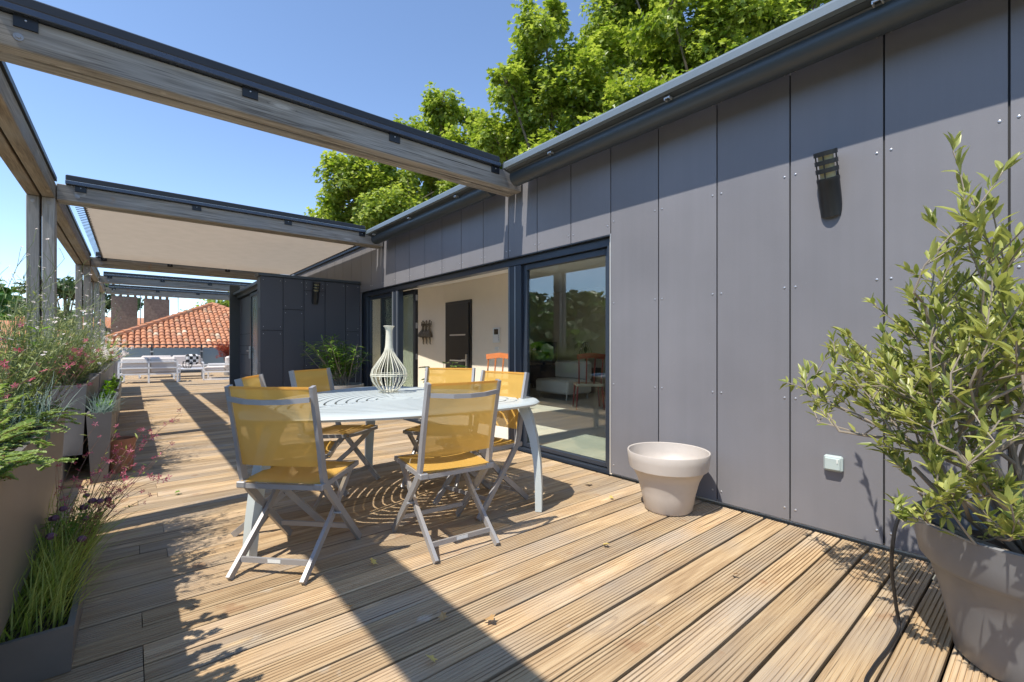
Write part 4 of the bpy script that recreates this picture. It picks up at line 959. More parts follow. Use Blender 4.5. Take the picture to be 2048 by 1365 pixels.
def wild(label, loc, n=16, h=.8, lean=(0, 0), group=None):
    """tall branching wild stems with small pale heads"""
    t = thing('wild_fleabane', label, 'plant', loc, 0, group); st = MB(); fo = MB(); pe = MB()
    for i in range(n):
        pts = stem_path((U(-.12, .12), U(-.16, .16), 0), (U(-.32, .32) + lean[0], U(-.32, .32) + lean[1], 1), h * U(.65, 1.15), .12, .09); st.tube(pts, [.0026 - .0016 * k / 7 for k in range(8)], 4, cap=False)
        for k in range(1, 7):
            for q in range(5 if k < 4 else 2): fo.leaf(pts[k].lerp(pts[k - 1], random.random()), (U(-1, 1), U(-1, 1), U(.2, 1.2)), (U(-.5, .5), U(-.5, .5), 1), U(.02, .05), U(.003, .007))
        for k in (3, 4, 5, 6, 7):
            for q in range(2 if k < 7 else 1):
                br = stem_path(pts[k], ((pts[k] - pts[k - 1]).normalized() + Vector((U(-1, 1), U(-1, 1), U(-.1, .6))) * .8), U(.05, .13), .1, .1, 3); st.tube(br, [.0012, .001, .0009, .0008], 3, cap=False)
                (pe.star(br[-1], (U(-.6, .6), U(-.6, .6), 1), U(.005, .010), 0, 7, .5) if random.random() < .6 else None)
    st.build('stems', M['stem_green'], t, kind='stuff'); fo.build('leaves', M['grass_leaf'], t, kind='stuff'); pe.build('flowers', M['whitepetal'], t, kind='stuff')
    return t
def creeper(label, loc, runs, mat='creep_leaf'):
    t = thing('creeping_plant', label, 'plant', loc); st = MB(); fo = MB()
    for p, d, L in runs:
        pts = stem_path(p, d, L, .13, .16, 14); st.tube(pts, .0016, 4, cap=False)
        for k in range(1, 15):
            for q in range(4):
                c = pts[k - 1].lerp(pts[k], q / 4); dd = (pts[k] - pts[k - 1]).normalized(); sd = dd.cross(Vector((0, 0, 1))).normalized()
                for s_ in (-1, 1):
                    l_ = U(.012, .026)
                    if random.random() < .25: continue
                    fo.leaf(c, sd * s_ + dd * .4 + Vector((0, 0, U(-.1, .5))), (U(-.3, .3), U(-.3, .3), 1), l_, l_ * .85)
    st.build('stems', M['stem_red'], t, kind='stuff'); fo.build('leaves', M[mat], t, kind='stuff'); return t
random.seed(5)
ZT = .745
runs = []
for k in range(70):
    y = U(1.7, 3.45); runs.append(((U(-.16, .02), y - 2.5, U(.02, .07)), (U(.2, .8), U(-.6, .9), U(.25, .7)), U(.12, .27)))
creeper('pale green round-leaved creeper spilling over the raised planter edge', (-.36, 2.5, ZT + .0), runs)
tuft('blue-grey fescue tuft in the raised planter among the creeper', (-.41, 2.95, ZT), 150, .30, .005, .8, 'blue_leaf', .12, .14, .6)
tuft('blue-grey fescue tuft at the near end of the raised planter', (-.50, 1.75, ZT), 120, .26, .005, .8, 'blue_leaf', .12, .14, .6)
# broad-leaved upright stem
bl = thing('leafy_stem_plant', 'upright stem with large bright green paired leaves in the raised planter', 'plant', (-.40, 3.45, ZT))
pts = stem_path((0, 0, 0), (.06, .05, 1), .50, 0, .05, 6); MB().tube(pts, [.006, .006, .0055, .005, .0045, .004, .003], 8).build('stem', M['stem_green'], bl, smooth=True)
for k in range(1, 7):
    a = k * 1.57 + .4
    for s_ in (0, math.pi):
        v = Vector((math.cos(a + s_), math.sin(a + s_), .35 + .08 * k)); MB().leaf(pts[k], v, (0, 0, 1), .135 - .012 * k, .046 - .003 * k, 0, .25, .2).build('leaf', M['broad_leaf'], bl, smooth='full')
gaura('deep pink gaura in the raised planter beside the bright green stem plant', (-.55, 2.75, ZT), 16, .55, .45, (.1, 0), 'pink', 1.6)
gaura('deep pink gaura at the far end of the raised planter', (-.42, 3.5, ZT), 14, .46, .5, (.15, .1), 'pink')
bushy('fine grey-green bush filling the raised planter below the tall wild stems', (-.52, 3.15, ZT), 3600, .24, .55, .50, (.02, .05), .2, 'grass_leaf', 'whitepetal', 20)
wild('tall wild stems with small pale heads rising from the raised planter', (-.50, 3.35, ZT), 20, .88, (.04, 0))
wild('tall wild stems with pale heads at the near end of the raised planter', (-.58, 2.9, ZT), 14, .80, (-.05, .05))
bushy('low grassy mound at the near end of the raised planter', (-.52, 2.0, ZT), 1500, .18, .3, .28, (.02, .045), .22, 'grass_leaf')
bushy('tall feathery grey-green bush at the far end of the raised planter', (-.45, 3.52, ZT), 2600, .20, .22, .66, (.02, .05), .17, 'grass_leaf', 'whitepetal', 14, .012)
bushy('tall feathery bush at the near end of the tall planter behind the terracotta pot', (-.48, 5.75, .77), 2600, .22, .3, .66, (.025, .06), .17, 'grass_leaf', 'whitepetal', 20, .016)
# low trough
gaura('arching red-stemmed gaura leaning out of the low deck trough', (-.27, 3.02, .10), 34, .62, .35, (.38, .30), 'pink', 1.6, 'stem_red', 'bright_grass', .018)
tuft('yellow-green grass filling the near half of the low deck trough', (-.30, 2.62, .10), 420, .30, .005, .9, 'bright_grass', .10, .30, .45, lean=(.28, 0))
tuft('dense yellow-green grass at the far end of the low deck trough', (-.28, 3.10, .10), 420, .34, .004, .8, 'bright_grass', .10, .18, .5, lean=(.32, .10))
bushy('bright green leafy clump in the low deck trough', (-.26, 3.05, .10), 420, .13, .18, .30, (.025, .05), .22, 'broad_leaf')
mv = thing('scabious_plant', 'plant with round mauve flower heads in the low deck trough', 'plant', (-.25, 2.95, .10)); st = MB()
for k in range(11):
    pts = stem_path((U(-.05, .05), U(-.25, .2), 0), (U(-.1, .5), U(-.2, .3), 1), U(.24, .36), .1, .08, 5); st.tube(pts, .0016, 4, cap=False)
    MB().ico(pts[-1], U(.014, .02), 0, (1, 1, .8)).build('flower_head', M['mauve'], mv)
st.build('stems', M['stem_green'], mv, kind='stuff')
# long arching gaura wands over the deck
wd = thing('gaura_wand', 'long thin gaura stems with pink flowers arching over the deck', 'plant', (-.26, 3.0, .10)); st = MB(); pe = MB()
for k, (tx, ty, tz) in enumerate([(.36, .62, .52), (.52, .95, .60), (.30, 1.1, .35), (.20, .8, .42), (.42, .35, .30)]):
    a = Vector((U(-.03, .03), U(-.05, .05), 0)); b = Vector((tx, ty, tz)); mid = a.lerp(b, .5) + Vector((0, 0, .12))
    P_ = spline([a, mid, b], 7); st.tube(P_, [.0024 - .0014 * i / (len(P_) - 1) for i in range(len(P_))], 5, cap=False)
    for q in range(9): pe.star(P_[-1 - q // 3] + Vector((U(-.02, .02), U(-.02, .02), U(-.02, .03))), (U(-1, 1), U(-1, 1), U(0, 1)), U(.012, .022), 0, 4, .35)
st.build('stems', M['stem_red'], wd, kind='stuff'); pe.build('flowers', M['pink'], wd, kind='stuff')
# second group
bushy('mixed dry flowering stems with white blooms in the tall planter behind the terracotta pot', (-.50, 6.0, .77), 3800, .22, .6, .46, (.025, .06), .22, 'grass_leaf', 'whitepetal', 40, .018)
gaura('pink and brown gaura at the near edge of the tall planter behind the terracotta pot', (-.45, 5.65, .77), 20, .42, .6, (.1, 0), 'pink', 1.0, 'stem_red', 'grass_leaf', .022)
wild('tall wild stems with white heads in the tall planter behind the terracotta pot', (-.48, 6.2, .77), 26, 1.0, (.05, 0))
wild('thin wild stems in front of the first pergola post past the terracotta pot', (-.50, 7.0, .77), 20, .85, (.05, 0))
bushy('yellow-tipped leafy mound at the far end of the tall planter behind the terracotta pot', (-.50, 7.0, .77), 2600, .2, .5, .36, (.03, .065), .25, 'grass_leaf', 'whitepetal', 24, .02)
bushy('fresh green rounded leaves in the narrow deck planter beside the terracotta pot', (-.215, 5.55, .53), 260, .07, .22, .22, (.04, .07), .55, 'broad_leaf')
tuft('blue fescue in the narrow deck planter beside the terracotta pot', (-.21, 5.32, .53), 160, .26, .006, .9, 'blue_leaf', .05, .06, .6, lean=(.2, -.2))
bushy('dark green leaves at the far end of the narrow deck planter', (-.21, 6.7, .53), 260, .07, .4, .25, (.03, .06), .5, 'broad_leaf')
bushy('ferny pale-flowered plant in the second tall planter past the terracotta pot', (-.48, 8.3, .77), 2400, .22, .5, .42, (.03, .06), .25, 'grass_leaf', 'whitepetal', 46, .028)
gaura('white gaura leaning over the deck from the second tall planter past the terracotta pot', (-.38, 8.6, .77), 30, .55, .5, (.3, .1), 'whitepetal', .8, 'stem_green', 'grass_leaf', .03)
bushy('brown-green hedge-like mound in the second tall planter past the terracotta pot', (-.50, 9.6, .77), 2400, .22, .6, .40, (.03, .07), .25, 'grass_leaf')
bushy('leafy filling of the narrow deck planter in front of the second tall planter', (-.21, 8.8, .53), 300, .07, .5, .25, (.03, .06), .4, 'broad_leaf')
bushy('grey-green mound beside the yucca in the yucca planter', (-.50, 11.5, .77), 2000, .22, .6, .36, (.03, .07), .25, 'grass_leaf', 'whitepetal', 20, .03)
yu = thing('yucca', 'spiky yucca with stiff sword leaves in a planter near the lounge furniture', 'plant', (-.42, 12.4, .77)); b = MB()
for k in range(70):
    a = U(0, 6.28); e = U(.15, 1.3); b.blade((0, 0, .05), (math.cos(a) * math.cos(e), math.sin(a) * math.cos(e), math.sin(e)), U(.5, .75), .045, .12, 0, 3)
b.build('blades', M['grass_leaf'], yu, kind='stuff')
bushy('dry mound in the planter beside the white sofa', (-.50, 15.0, .77), 1800, .22, 1.0, .36, (.04, .08), .25, 'grass_leaf', 'whitepetal', 16, .04)

# ================================================================== OLEANDER BY THE STORAGE WING
op_ = thing('plant_pot', 'wide grey pot of the oleander against the dark storage block', 'pot', (2.70, 7.75, .003))
MB().lathe([(0, 0), (.27, 0), (.36, .46), (.37, .47), (.37, .52), (.35, .52), (.34, .44), (0, .44)], 44).build('body', M['grey_pot'], op_, smooth=True)
MB().lathe([(0, .475), (.342, .47)], 32).build('soil', M['soil'], op_)
oa = thing('oleander', 'oleander shrub with long green leaves in the wide grey pot', 'shrub', (2.70, 7.75, .47)); st = MB(); fo = MB()
random.seed(11)
for k in range(46):
    a = U(0, 6.28); d = Vector((math.cos(a) * U(.1, .95), math.sin(a) * U(.1, .6), 1)); pts = stem_path((U(-.12, .12), U(-.12, .12), 0), d, U(.42, .95), .0, .07, 6); st.tube(pts, [.008, .007, .007, .006, .005, .004, .003], 5)
    for j in range(3, 7):
        for q in range(8 if j > 4 else 4):
            b_ = U(0, 6.28); v = Vector((math.cos(b_), math.sin(b_), U(-.15, .8))); fo.leaf(pts[j].lerp(pts[j - 1], random.random()), v, (0, 0, 1), U(.11, .19), U(.018, .027), 0, U(.05, .3))
st.build('stems', M['twig'], oa, kind='stuff'); fo.build('leaves', M['oleander_bright'], oa, kind='stuff')
df = thing('garden_stake', 'dragonfly garden stake on a thin wire beside the oleander', 'garden stake', (3.02, 7.95, .47))
MB().tube([(0, 0, 0), (.02, .02, .25), (.05, .0, .5)], .003, 5).build('wire', M['steel'], df)
MB().ico((.05, 0, .51), .02, 0, (1.6, .7, .7)).build('body', M['steel'], df)
for s_ in (-1, 1): MB().leaf((.05, 0, .515), (s_ * .3, -.9, .5), (0, 0, 1), .08, .03).build('wing', M['whitepetal'], df); MB().leaf((.05, 0, .515), (s_, .5, .5), (0, 0, 1), .08, .03).build('wing', M['blue_leaf'], df)
ip = thing('house_plant', 'green leafy houseplant just inside the open doorway', 'plant', (4.05, 6.75, .012)); b = MB()
MB().lathe([(0, 0), (.10, 0), (.13, .24), (.12, .24), (.11, .20), (0, .20)], 20).build('pot', M['whiteplastic'], ip, smooth=True)
for k in range(22):
    a = U(0, 6.28); pts = stem_path((0, 0, .2), (math.cos(a) * .45, math.sin(a) * .45, 1), U(.25, .75), .1, .08, 4); b.tube(pts, .005, 5); b.leaf(pts[-1], (math.cos(a), math.sin(a), .1), (0, 0, 1), U(.16, .24), U(.10, .15))
b.build('leaves', M['oleander_leaf'], ip, kind='stuff')

# ================================================================== LOUNGE CORNER
def lounge(name, label, loc, rz, w, d, arms=True, pillow=False):
    """backrest on local -y, seat opens to +y"""
    t = thing(name, label, 'sofa' if w > 1 else 'armchair', loc, rz, 'white lounge furniture'); hw = w / 2; r = .022
    Wm = M['white']
    def bar(a, b, nm='frame_bar'): MB().bar([a, b], .045, .045, (0, 0, 1) if abs(a[2] - b[2]) < .01 else (1, 0, 0)).build(nm, Wm, t)
    for x in ([-hw, 0, hw] if w > 1 else [-hw, hw]): bar((x, -d / 2, 0.0), (x, -d / 2, .66), 'post')
    for x in (-hw, hw): bar((x, d / 2, 0.0), (x, d / 2, .52), 'leg'); bar((x, -d / 2, .022), (x, d / 2, .022), 'foot_bar'); bar((x, -d / 2, .52), (x, d / 2, .52), 'arm'); bar((x, -d / 2, .28), (x, d / 2, .28), 'side_bar')
    for z in (.28, .47, .66): bar((-hw, -d / 2, z), (hw, -d / 2, z), 'back_bar')
    bar((-hw, d / 2, .28), (hw, d / 2, .28), 'front_bar')
    n = 2 if w > 1 else 1
    for k in range(n):
        a = -hw + .03 + (w - .06) * k / n; b = -hw + .03 + (w - .06) * (k + 1) / n
        MB().bx(a + .005, b - .005, -d / 2 + .19, d / 2 - .01, .305, .45, bev=.035).build('seat_cushion', M['cushion'], t, smooth=True)
        MB().bx(a + .005, b - .005, -d / 2 + .03, -d / 2 + .19, .31, .80, bev=.05).build('back_cushion', M['cushion'], t, smooth=True)
    return t
lounge('lounge_sofa', 'white framed two-seat sofa with its back to the table', (.45, 18.65, .003), R(-8), 1.45, .82)
lounge('lounge_sofa', 'white framed sofa facing the table in front of the glass railing', (1.15, 21.4, .003), R(178), 1.9, .85)
lounge('lounge_armchair', 'white framed armchair beside the end of the storage wing', (2.35, 18.9, .003), R(75), .85, .80)
pw = thing('pillow', 'black and white checked pillow on the sofa in front of the railing', 'pillow', (1.75, 21.25, .65), R(20))
MB().bx(-.23, .23, -.07, .07, -.2, .2, bev=.07).build('cover', M['checker'], pw, smooth=True)
ct = thing('coffee_table', 'low white coffee table between the lounge seats', 'table', (1.55, 19.9, .003))
MB().bx(-.5, .5, -.35, .35, .33, .37, bev=.006).build('tabletop', M['white'], ct)
for s_ in (-1, 1): MB().tube(spline([(s_ * .42, -.3, .33), (s_ * .42, -.3, .04), (s_ * .42, -.24, .02), (s_ * .42, .24, .02), (s_ * .42, .3, .04), (s_ * .42, .3, .33)], 4), .02, 6).build('leg', M['white'], ct)
bk_ = thing('wire_basket', 'thin wire basket on the low white coffee table', 'basket', (1.5, 19.85, .375))
for q in range(10):
    a = 2 * math.pi * q / 10; MB().tube([(.1 * math.cos(a), .1 * math.sin(a), 0), (.16 * math.cos(a), .16 * math.sin(a), .12), (.13 * math.cos(a), .13 * math.sin(a), .24)], .006, 4).build('wire', M['black_rail'], bk_)
for z, r_ in ((.004, .1), (.24, .13)): MB().tube([(r_ * math.cos(2 * math.pi * q / 20), r_ * math.sin(2 * math.pi * q / 20), z) for q in range(21)], .006, 4, cap=False).build('hoop', M['black_rail'], bk_)
# glass railing
rl = thing('glass_railing', 'frosted glass railing with dark posts and handrail at the terrace end', 'railing', (1.0, 24.2, 0))
RX = [-1.1 + 1.72 * k for k in range(4)] 
for x in RX:
    MB().bx(x - .03, x + .03, 24.17, 24.23, 0, 1.20).build('post', M['anthracite'], rl, world=True)
    for z in (.3, .9): MB().bx(x - .05, x + .05, 24.150, 24.17, z, z + .06).build('clamp', M['steel'], rl, world=True)
MB().bx(-1.12, 4.1, 24.16, 24.24, 1.20, 1.24).build('handrail', M['anthracite'], rl, world=True)
for a, b in zip(RX[:-1], RX[1:]): MB().bx(a + .04, b - .04, 24.19, 24.205, .12, 1.08).build('pane', M['glass_frost'], rl, world=True)
MB().bx(-1.12, 4.1, 24.1, 24.3, -.1, .08).build('base_rail', M['anthracite'], rl, world=True)
mp_ = thing('plant_pot', 'grey pot of the red maple beside the armchair', 'pot', (3.0, 21.3, .003))
MB().lathe([(0, 0), (.2, 0), (.25, .42), (.23, .42), (.22, .36), (0, .36)], 28).build('body', M['grey_pot'], mp_, smooth=True)
rm = thing('red_maple', 'small red-leaved maple in a pot by the glass railing', 'tree', (3.0, 21.3, .36)); st = MB(); fo = MB(); sg = []
for k in range(6): grow(st, Vector((0, 0, 0)), Vector((U(-.6, .6), U(-.6, .6), 1)).normalized(), .5, .012, 2, sg, .5, .2)
for pts, dep in sg:
    if dep < 2:
        for q in range(16): fo.star(random.choice(pts) + Vector((U(-.06, .06), U(-.06, .06), U(-.05, .05))), (U(-1, 1), U(-1, 1), 1), .05, 0, 5)
st.build('trunk', M['bark'], rm); fo.build('crown', M['red_leaf'], rm, kind='stuff')

# ================================================================== TREES BEHIND THE HOUSE
def plane_leaf(mb, p, d, nrm, L):
    d = Vector(d).normalized(); b = d.cross(Vector(nrm)); b = b.normalized() if b.length > 1e-4 else d.orthogonal().normalized(); n = b.cross(d)
    o = [(0, 0), (.18, .16), (.10, .48), (.40, .30), (.62, .52), (.70, .20), (1.0, 0), (.70, -.20), (.62, -.52), (.40, -.30), (.10, -.48), (.18, -.16)]
    vs = [p + (d * x + b * y + n * (abs(y) * .25 - x * x * .12)) * L for x, y in o]
    mb.add(vs, [(0, 1, 2, 3, 4, 5, 6), (0, 6, 7, 8, 9, 10, 11)])
def plane_tree(label, base, blobs, dens, leaf=.20, seed=1, group='plane trees behind the house'):
    random.seed(seed); t = thing('plane_tree', label, 'tree', base, 0, group); B0 = Vector(base)
    cz = min(b_[2] for b_ in blobs) - 2.5; tk = MB(); top = Vector((0, 0, cz - base[2]))
    tk.tube([(0, 0, 0), (.1, .05, (cz - base[2]) * .5), top, top + Vector((.2, .1, 1))], [.42, .34, .26, .16], 10)
    cr = MB()
    for x, y, z, r_ in blobs:
        r_ *= 1.1
        c = Vector((x, y, z)) - B0; m_ = top.lerp(c, .5) + Vector((0, 0, .3))
        tk.tube(spline([top + Vector((U(-.1, .1), U(-.1, .1), U(0, 2))), m_, c + Vector((0, 0, r_ * .3))], 4), [.065 - .005 * i for i in range(9)], 5)
        for q in range(4):
            e = c + Vector((U(-1, 1), U(-1, 1), U(-1, 1))).normalized() * r_ * .8; tk.tube([c, c.lerp(e, .5) + Vector((0, 0, .1)), e], [.03, .02, .008], 4)
        subs = [(c + Vector((U(-1, 1), U(-1, 1), U(-1, 1))).normalized() * r_ * U(.35, .95), r_ * U(.28, .5)) for q in range(13)]
        n = int(dens * r_ * r_)
        for q in range(n):
            sc, sr = random.choice(subs); v = Vector((U(-1, 1), U(-1, 1), U(-1, 1))).normalized(); k = random.random() ** .45
            pnt = sc + v * sr * k; o = (pnt - c).normalized() if (pnt - c).length > .01 else v
            d = (o * .5 + Vector((U(-1, 1), U(-1, 1), U(-.9, .4)))).normalized(); nr = (o * .6 + Vector((U(-.6, .6), U(-.6, .6), .9)))
            plane_leaf(cr, pnt, d, nr, leaf * U(.6, 1.2))
    tk.build('trunk', M['bark'], t, smooth=True); cr.build('crown', M['plane_leaf'], t, kind='stuff')
    return t
plane_tree('plane tree rising behind the far end of the flat roof, beyond both timber beams', (9.2, 15.8, -9), [(5.9, 16.4, 7.3, 0.81), (6.3, 17.2, 6.5, 1.14), (6.4, 18.3, 6.4, 1.0), (6.9, 15.9, 6.5, 1.28), (7.0, 16.9, 8.0, 0.73), (8.6, 16.8, 9.4, 0.85), (8.8, 14.6, 10.0, 0.66), (9.2, 15.4, 9.5, 0.93), (9.3, 16.4, 8.6, 1.43), (7.7, 15.8, 7.7, 1.12), (10.4, 14.7, 9.9, 0.71), (9.6, 13.3, 8.2, 1.08), (10.7, 13.6, 8.0, 1.14), (9.7, 15.5, 7.2, 1.19), (7.8, 15.2, 6.1, 1.28), (7.0, 16.9, 6.0, 0.96), (8.2, 17.1, 9.8, 0.6)], 1900, .165, 3)
plane_tree('tall plane tree with open crown behind the glass door part of the roof', (10.8, 10.3, -9), [(9.3, 9.7, 10.5, 0.76), (9.7, 10.5, 10.0, 0.94), (10.0, 11.4, 9.6, 0.86), (8.6, 10.6, 9.0, 0.51), (10.2, 10.4, 8.7, 1.27), (10.2, 11.5, 8.5, 1.11), (10.6, 9.2, 8.6, 1.29), (11.7, 9.4, 11.7, 0.94), (13.0, 9.5, 12.7, 1.03), (11.3, 8.9, 10.1, 1.02), (12.7, 8.9, 11.0, 0.95), (10.0, 9.1, 6.9, 1.03), (11.7, 8.8, 8.1, 1.25), (9.2, 12.1, 8.0, 0.86), (9.5, 9.8, 6.4, 0.9), (10.3, 10.3, 11.5, 0.54)], 1750, .16, 4)
plane_tree('dense plane tree behind the roof edge above the plain panel wall', (13.4, 6.4, -9), [(11.2, 6.8, 10.3, 0.9), (12.5, 6.9, 9.9, 1.24), (12.6, 7.9, 9.6, 1.18), (12.6, 5.9, 10.2, 1.11), (14.3, 5.7, 11.0, 1.33), (16.2, 5.2, 11.9, 1.26), (12.7, 6.1, 9.1, 1.13), (14.7, 5.6, 10.4, 1.05), (13.2, 8.0, 13.2, 1.44), (13.0, 6.1, 12.1, 1.29), (15.2, 5.5, 12.7, 1.38), (10.8, 7.1, 7.6, 0.95), (15.6, 4.3, 11.7, 1.02), (11.6, 8.7, 12.8, 1.09), (11.9, 6.5, 8.1, 0.83)], 1300, .165, 6)

# ================================================================== NEIGHBOURING ROOFS
random.seed(31)
nh = thing('tiled_house', 'house with hipped orange clay-tile roof beyond the glass railing', 'house', (3.4, 29.7, -9))
EY, EZ, SL = 24.85, 1.02, .466; AX, AY = 3.4, 29.9; AZ = EZ + SL * (AY - EY); HX = AY - EY
cor = [(AX - HX, EY, EZ), (AX + HX, EY, EZ), (AX + HX, AY + HX, EZ), (AX - HX, AY + HX, EZ)]
MB().add(cor + [(AX, AY, AZ)], [(0, 1, 4), (1, 2, 4), (2, 3, 4), (3, 0, 4), (3, 2, 1, 0)]).build('roof_deck', M['terracotta'], nh, world=True)
MB().bx(AX - HX + .4, AX + HX - .4, EY + .4, AY + HX - .4, -9, EZ - .02).build('wall', M['stucco_pale'], nh, world=True)
ang = math.atan(SL)
def barrel():
    b = MB(); n = 7; vs = []
    for i, (t, r_) in enumerate(((0, .105), (.40, .085))):
        for q in range(n + 1):
            a = math.pi * q / n; vs.append((r_ * math.cos(a), t, r_ * math.sin(a) * .85))
    b.add(vs, [(q, q + 1, n + 2 + q, n + 1 + q) for q in range(n)] + [tuple(range(n + 1))[::-1]])
    return b
bm = barrel(); bme = bm.mesh('tile', M['tile'], True)
rest = MB(); cand = []
rows = int(HX / math.cos(ang) / .335)
for r_ in range(rows + 1):
    s0 = r_ * .335; y = EY + s0 * math.cos(ang) - .05; z = EZ + s0 * math.sin(ang) + .012
    half = HX - s0 * math.cos(ang)
    k = int(half / .215)
    for c in range(-k, k + 1): cand.append((AX + c * .215 + U(-.008, .008), y + U(-.012, .012), z + U(-.006, .012), U(-.03, .03)))
cand.sort(key=lambda c: (c[1] * .77 + c[0] * .64) + (100 if c[0] > 4.2 else 0))
rl_ = world_loc(nh)
for i, (x, y, z, a) in enumerate(cand):
    Mx = Matrix.Translation((x, y, z)) @ Matrix.Rotation(ang - .05, 4, 'X') @ Matrix.Rotation(a, 4, 'Z')
    if i < 300:
        o = link('tile', bme, nh); o.matrix_local = Matrix.Translation(-rl_) @ Mx
    else: rest.add([Mx @ Vector(v) for v in bm.v], bm.f)
rest.build('tiles', M['tile'], nh, smooth=True, world=True, kind='stuff')
hp = MB()
for s_ in (-1, 1):
    for k in range(19):
        f = k / 19; p0 = Vector((AX + s_ * HX * (1 - f), EY + HX * f, EZ + (AZ - EZ) * f + .08)); f2 = (k + 1.15) / 19
        p1 = Vector((AX + s_ * HX * (1 - f2), EY + HX * f2, EZ + (AZ - EZ) * f2 + .06)); hp.tube([p0, p1], [.15, .12], 8)
hp.build('hip_tiles', M['tile'], nh, smooth=True, world=True, kind='stuff')
ch = MB(); ch.bx(2.75, 3.75, 36.0, 36.6, 0, 2.95); ch.build('chimney', M['stucco'], nh, world=True)
MB().bx(2.62, 3.88, 35.9, 36.7, 3.2, 3.28).build('chimney_cap', M['stucco'], nh, world=True)
for x in (2.78, 3.1, 3.42, 3.72): MB().bx(x - .05, x + .05, 36.05, 36.5, 2.95, 3.2).build('chimney_pillar', M['stucco'], nh, world=True)
# block with the two tall stucco stacks
bh = thing('stucco_house', 'lower stucco house carrying two broad brown chimney stacks', 'house', (-.6, 34, -9))
MB().bx(-6, 1.6, 33.0, 44, -9, .6).build('wall', M['stucco_pale'], bh, world=True)
MB().add([(-6.3, 32.7, .6), (1.9, 32.7, .6), (1.9, 44.3, .6), (-6.3, 44.3, .6), (-6.3, 38.5, 1.5), (1.9, 38.5, 1.5)], [(0, 1, 5, 4), (2, 3, 4, 5), (0, 4, 3), (1, 2, 5), (3, 2, 1, 0)]).build('roof', M['tile'], bh, world=True)
def stack(x0, x1, y, zt, label):
    o = MB().bx(x0, x1, y, y + .75, .3, zt).build('chimney', M['stucco'], bh, world=True, label=label)
    MB().bx(x0 - .1, x1 + .1, y - .1, y + .85, zt + .26, zt + .36).build('chimney_cap', M['stucco'], o, world=True)
    for k in range(4): x = x0 + .1 + (x1 - x0 - .2) * k / 3; MB().bx(x - .055, x + .055, y + .1, y + .65, zt, zt + .26).build('pillar', M['stucco'], o, world=True)
stack(-.93, .22, 34.0, 3.98, 'broad brown chimney stack beside the yucca'); stack(.50, 1.66, 33.2, 3.86, 'broad brown chimney stack beside the tiled hip')
def antenna(label, loc, h, n=7):
    t = thing('tv_antenna', label, 'antenna', loc, R(20), 'television antennas on the roofs'); MB().tube([(0, 0, 0), (0, 0, h)], .02, 6).build('mast', M['chair_metal'], t)
    MB().tube([(-.6, 0, h - .15), (.6, 0, h - .15)], .012, 5).build('boom', M['chair_metal'], t)
    for k in range(n): x = -.55 + 1.1 * k / (n - 1); MB().tube([(x, -.28, h - .13), (x, .28, h - .13)], .008, 4).build('element', M['chair_metal'], t)
antenna('rooftop antenna between the two brown chimney stacks', (.36, 34.5, .9), 3.5)
antenna('rooftop antenna rising behind the tiled roof apex', (4.5, 38.0, 1.0), 4.6)
antenna('rooftop antenna beside the small slab-capped chimney', (2.3, 37.0, .6), 3.9)
def far_house(label, loc, rz, w, d, h, zb=-9):
    t = thing('far_house', label, 'house', (loc[0], loc[1], zb), rz, 'far houses below the hill'); zt = h - zb
    MB().bx(-w / 2, w / 2, -d / 2, d / 2, 0, zt).build('wall', M['wallwhite'], t)
    MB().add([(-w / 2 - .4, -d / 2 - .4, zt), (w / 2 + .4, -d / 2 - .4, zt), (w / 2 + .4, d / 2 + .4, zt), (-w / 2 - .4, d / 2 + .4, zt), (-w / 2 - .4, 0, zt + d * .2), (w / 2 + .4, 0, zt + d * .2)], [(0, 1, 5, 4), (2, 3, 4, 5), (0, 4, 3), (1, 2, 5), (3, 2, 1, 0)]).build('roof', M['tile'], t)
    for k in range(int(w / 3)):
        x = -w / 2 + 1.6 + 3 * k
        for z in (zt - 2.2, zt - 5.0): MB().bx(x - .5, x + .5, -d / 2 - .04, -d / 2 + .02, z, z + 1.3).build('window', M['frame'], t)
far_house('far white house with orange roof beside the umbrella pine', (-5.4, 88), R(10), 12, 9, 3.2)
far_house('far white house with orange roof between pergola posts and chimney stack', (-1.2, 96), R(-6), 10, 9, 3.9)
far_house('far long house low behind the tall wild stems', (-14, 74), R(25), 16, 9, 2.2)
# ---- hill with woodland
def hz(x, y):
    az = math.atan2(x, y); r_ = math.hypot(x, y); k = max(0, min(1, (r_ - 55) / 150)); k = k * k * (3 - 2 * k)
    f = .74 + .16 * math.sin(az * 4.0 + .6) + .3 * nz(az * 3.1, 4.2); f = max(.3, f)
    if az > -.25: f *= max(.10, 1 - (az + .25) * 3.2)
    return -9.2 + 40 * k * f
nA, nR = 90, 22; vs = []
for j in range(nR + 1):
    r_ = 45 + (330 - 45) * j / nR
    for i in range(nA + 1):
        a = R(-150) + R(205) * i / nA; x, y = r_ * math.sin(a), r_ * math.cos(a); vs.append((x, y, hz(x, y)))
struct(MB().add(vs, [(j * (nA + 1) + i, (j + 1) * (nA + 1) + i, (j + 1) * (nA + 1) + i + 1, j * (nA + 1) + i + 1) for j in range(nR) for i in range(nA)]).build('hill', M['hill'], smooth='full'))
random.seed(44); wd_ = MB(); wl = MB()
